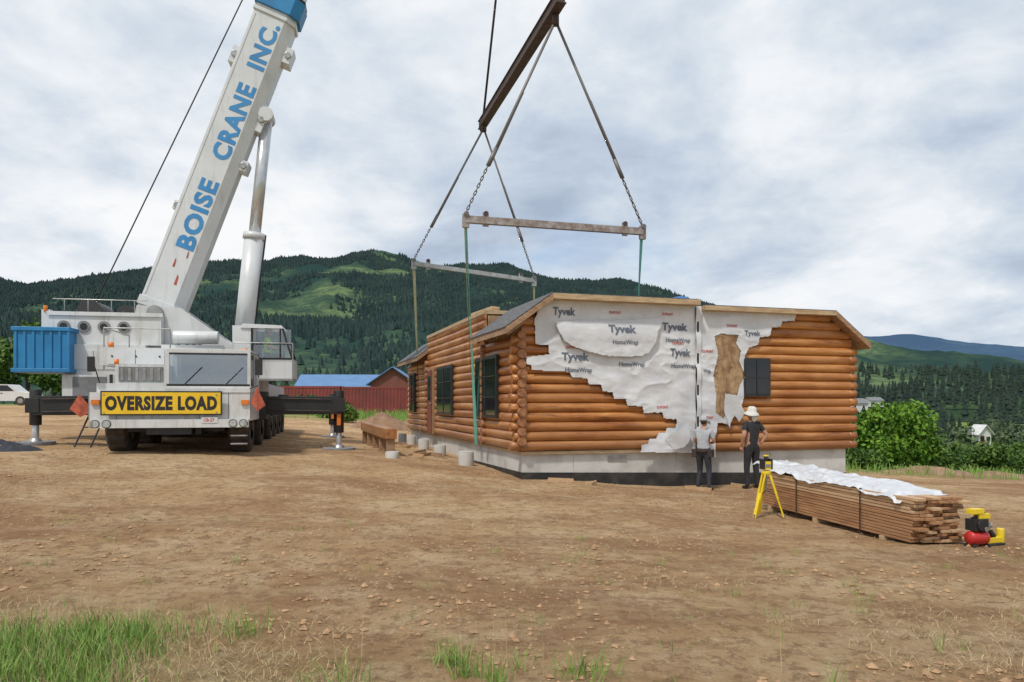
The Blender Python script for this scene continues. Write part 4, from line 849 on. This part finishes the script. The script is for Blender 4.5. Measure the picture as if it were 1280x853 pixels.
for (x,y,s_) in((-10.9,16.2,.30),(-11.9,17.2,.35)):
    e=group('folded_tarp',(x,y,g1(x,y)-.02),.4);u=np.linspace(-1,1,36);X_,Y_=np.meshgrid(u,u);r=np.sqrt(X_**2+Y_**2);Z_=np.clip(1-r,0,1)**.5*.26*fbm(X_*3+x,Y_*3,4,4)-.02
    i=np.arange(1296).reshape(36,36);mesh_np('cloth',np.stack([X_*s_*1.8,Y_*s_,Z_],-1).reshape(-1,3),np.stack([i[:-1,:-1],i[:-1,1:],i[1:,1:],i[1:,:-1]],-1).reshape(-1,4),JEAN,e,True)
# ------------------------------------------------------------------ background buildings, container, car
def container(x,y,z,L):
    e=group('shipping_container',(x,y,z),math.radians(2));c=MB();H=2.5;Wd=2.44
    def corr(p,q,nrm,n_):
        p=Vector(p);q=Vector(q);nrm=Vector(nrm);vs=[];k=n_*4
        for i in range(k+1):
            pt=p.lerp(q,i/k)+nrm*(0.04 if i%4 in(1,2) else -.0)
            vs+=[pt,pt+Vector((0,0,H-.3))]
        c.add(vs,[(2*i,2*i+2,2*i+3,2*i+1) for i in range(k)],CRED)
    corr((.1,0,.15),(L-.1,0,.15),(0,-1,0),int(L*3.5));corr((.1,Wd,.15),(L-.1,Wd,.15),(0,1,0),int(L*3.5))
    c.box(0,L,-.05,Wd+.05,H-.16,H,CRED);c.box(0,L,-.05,Wd+.05,0,.16,CRED);c.box(.02,.1,0,Wd,.16,H-.16,CRED);c.box(L-.1,L-.02,0,Wd,.16,H-.16,CRED)
    for xx in(0,L-.12): c.box(xx,xx+.12,-.055,Wd+.055,0.01,H-.01,CRED)
    c.build('corrugated_box',e)
container(-19.9,59.3,.45,6.06);container(-13.7,59.5,.40,6.06)
def bldg(name,x,y,w,d,h,rh,wall,roof,rz=0,axis='x',zb=None):
    z=g1(x,y) if zb is None else zb;e=group(name,(x,y,z-.3),rz);c=MB();c.box(-w/2,w/2,0,d,0,h+.3,wall);c.build('walls',e)
    c=MB();o=.5
    if axis=='x':
        for s_ in(0,1):
            ya=-o if s_==0 else d+o;za=h+.3-o*rh/(d/2)
            c.prism([(-w/2-o,ya,za),(-w/2-o,d/2,h+.3+rh),(-w/2-o,d/2,h+.42+rh),(-w/2-o,ya,za+.12)],(w+2*o,0,0),roof)
        c.prism([(-w/2,0,h+.3),(-w/2,d,h+.3),(-w/2,d/2,h+.3+rh)],(w,0,0),wall)
    else:
        for s_ in(-1,1):
            xa=s_*(w/2+o);za=h+.3-o*rh/(w/2);c.prism([(xa,-o,za),(0,-o,h+.3+rh),(0,-o,h+.42+rh),(xa,-o,za+.12)],(0,d+2*o,0),roof)
        c.prism([(-w/2,0,h+.3),(w/2,0,h+.3),(0,0,h+.3+rh)],(0,d,0),wall)
    c.build('roof',e);c=MB()
    k=max(2,int(w/3))
    for i in range(k):
        xx=-w/2+w*(i+.5)/k;c.box(xx-.45,xx+.45,-.06,-.005,h*.45,h*.8,WINGL);c.box(xx-.52,xx+.52,-.04,-.003,h*.45-.08,h*.8+.08,WWALL)
    c.box(-w/2+.4,-w/2+1.3,-.05,-.004,.3,2.3,DOOR);c.build('windows_and_door',e)
bldg('blue_roof_barn',-20,92,13.5,9,2.9,2.0,BARN,BROOF,.05);bldg('blue_roof_house',-14.2,88,5.2,8,3.9,1.8,BARN,BROOF,.05,'y')
bldg('blue_roof_house',-10.5,90,5.0,8,3.6,1.5,BARN,BROOF,.05,'x')
def vb(name,px,py,d,w,h,rh,ax): 
    bldg(name,(px-640)/924*d,d,w,w*.8,h,rh,WWALL,WWALL if ax=='y' else GREY,.2,ax,zb=EYE-(py-503)/924*d)
vb('white_chapel',1231,557,150,2.9,2.6,1.5,'y');vb('valley_house',1074,515,300,8,3.6,1.8,'x');vb('valley_house',1096,508,400,8,3.2,1.6,'x')
e=group('white_suv',(-41.0,60,g1(-41,60)),math.radians(8));c=MB();pw=[(-2.3,.35),(2.3,.35),(2.35,.75),(2.2,1.0),(1.2,1.12),(.55,1.68),(-1.9,1.72),(-2.25,1.1)]
c.prism([(a,-.9,b2) for a,b2 in pw],(0,1.8,0),WWALL);c.prism([(1.0,-.912,1.14),(.5,-.912,1.6),(-.5,-.912,1.62),(-.5,-.912,1.14)],(0,.01,0),WINGL);c.prism([(-.6,-.912,1.14),(-.6,-.912,1.62),(-1.8,-.912,1.62),(-2.0,-.912,1.14)],(0,.01,0),WINGL)
for xx in(-1.4,1.45):
    for yy in(-.93,.70): c.cyl((xx,yy,.36),(xx,yy+.23,.36),.37,RUBBER,n=24);c.cyl((xx,yy-.005,.36),(xx,yy+.235,.36),.2,STEEL,n=16)
c.box(2.2,2.37,-.85,-.5,.75,.92,LENS);c.box(-2.3,-2.2,-.9,-.7,.85,1.1,RED);c.box(2.3,2.42,-.9,.9,.4,.6,BLACK);c.box(-.02,.15,-.94,-.92,.95,1.0,BLACK);c.build('body',e,.05)
# ------------------------------------------------------------------ sky
w=bpy.data.worlds.new('World');scene.world=w;w.use_nodes=True;nt=w.node_tree;nt.nodes.clear()
out=nt.nodes.new('ShaderNodeOutputWorld');sky=nt.nodes.new('ShaderNodeTexSky');sky.sky_type='NISHITA';sky.sun_disc=False;sky.sun_elevation=math.radians(57);sky.sun_rotation=math.radians(211)
b1=nt.nodes.new('ShaderNodeBackground');b1.inputs[1].default_value=.15;nt.links.new(sky.outputs[0],b1.inputs[0])
tc=nt.nodes.new('ShaderNodeTexCoord');sp=nt.nodes.new('ShaderNodeSeparateXYZ');nt.links.new(tc.outputs['Generated'],sp.inputs[0])
def mth(op,a,b2):
    m=nt.nodes.new('ShaderNodeMath');m.operation=op
    for k,v in((0,a),(1,b2)):
        if isinstance(v,(int,float)):m.inputs[k].default_value=v
        else:nt.links.new(v,m.inputs[k])
    return m.outputs[0]
zz=mth('ADD',mth('MAXIMUM',sp.outputs[2],0.0),.32);cb=nt.nodes.new('ShaderNodeCombineXYZ')
nt.links.new(mth('DIVIDE',sp.outputs[0],zz),cb.inputs[0]);nt.links.new(mth('DIVIDE',sp.outputs[1],zz),cb.inputs[1]);cb.inputs[2].default_value=.37
n1=noise(nt,1.5,7,.54,cb.outputs[0],.25);n2=noise(nt,5.0,6,.60,cb.outputs[0],.3);n3=noise(nt,.6,2,.5,cb.outputs[0])
f=mth('ADD',mth('MULTIPLY',n1,.58),mth('ADD',mth('MULTIPLY',n2,.24),mth('MULTIPLY',n3,.28)))
f=mth('SUBTRACT',f,mth('MULTIPLY',sp.outputs[0],.08))
f=mth('ADD',f,mth('MULTIPLY',mth('MAXIMUM',mth('SUBTRACT',.16,sp.outputs[2]),0.0),.40))
cc=ramp(nt,f,[(.44,(.40,.48,.61)),(.51,(.53,.615,.735)),(.57,(.68,.75,.83)),(.64,(.87,.90,.94)),(.70,(.95,.96,.97))])
b2=nt.nodes.new('ShaderNodeBackground');nt.links.new(cc,b2.inputs[0]);b2.inputs[1].default_value=1.0
cov=ramp(nt,noise(nt,1.1,6,.6,cb.outputs[0],.1),[(.34,(.5,.5,.5)),(.44,(1,1,1))])
mx=nt.nodes.new('ShaderNodeMixShader');nt.links.new(cov,mx.inputs[0]);nt.links.new(b1.outputs[0],mx.inputs[1]);nt.links.new(b2.outputs[0],mx.inputs[2]);nt.links.new(mx.outputs[0],out.inputs[0])
sl=bpy.data.lights.new('sun','SUN');sl.energy=2.8;sl.angle=math.radians(4);sl.color=(1,.95,.87);so=bpy.data.objects.new('sun',sl);scene.collection.objects.link(so)
el=math.radians(57);az=math.radians(211);dv=-Vector((math.sin(az)*math.cos(el),math.cos(az)*math.cos(el),math.sin(el)));so.rotation_euler=dv.to_track_quat('-Z','Y').to_euler()
# ------------------------------------------------------------------ camera
cam=bpy.data.cameras.new('camera');co_=bpy.data.objects.new('camera',cam);scene.collection.objects.link(co_);scene.camera=co_
co_.location=(0,0,EYE);co_.rotation_euler=(math.radians(90),0,0);cam.sensor_width=36;cam.lens=26;cam.shift_y=76.5/1280;cam.clip_start=.1;cam.clip_end=30000
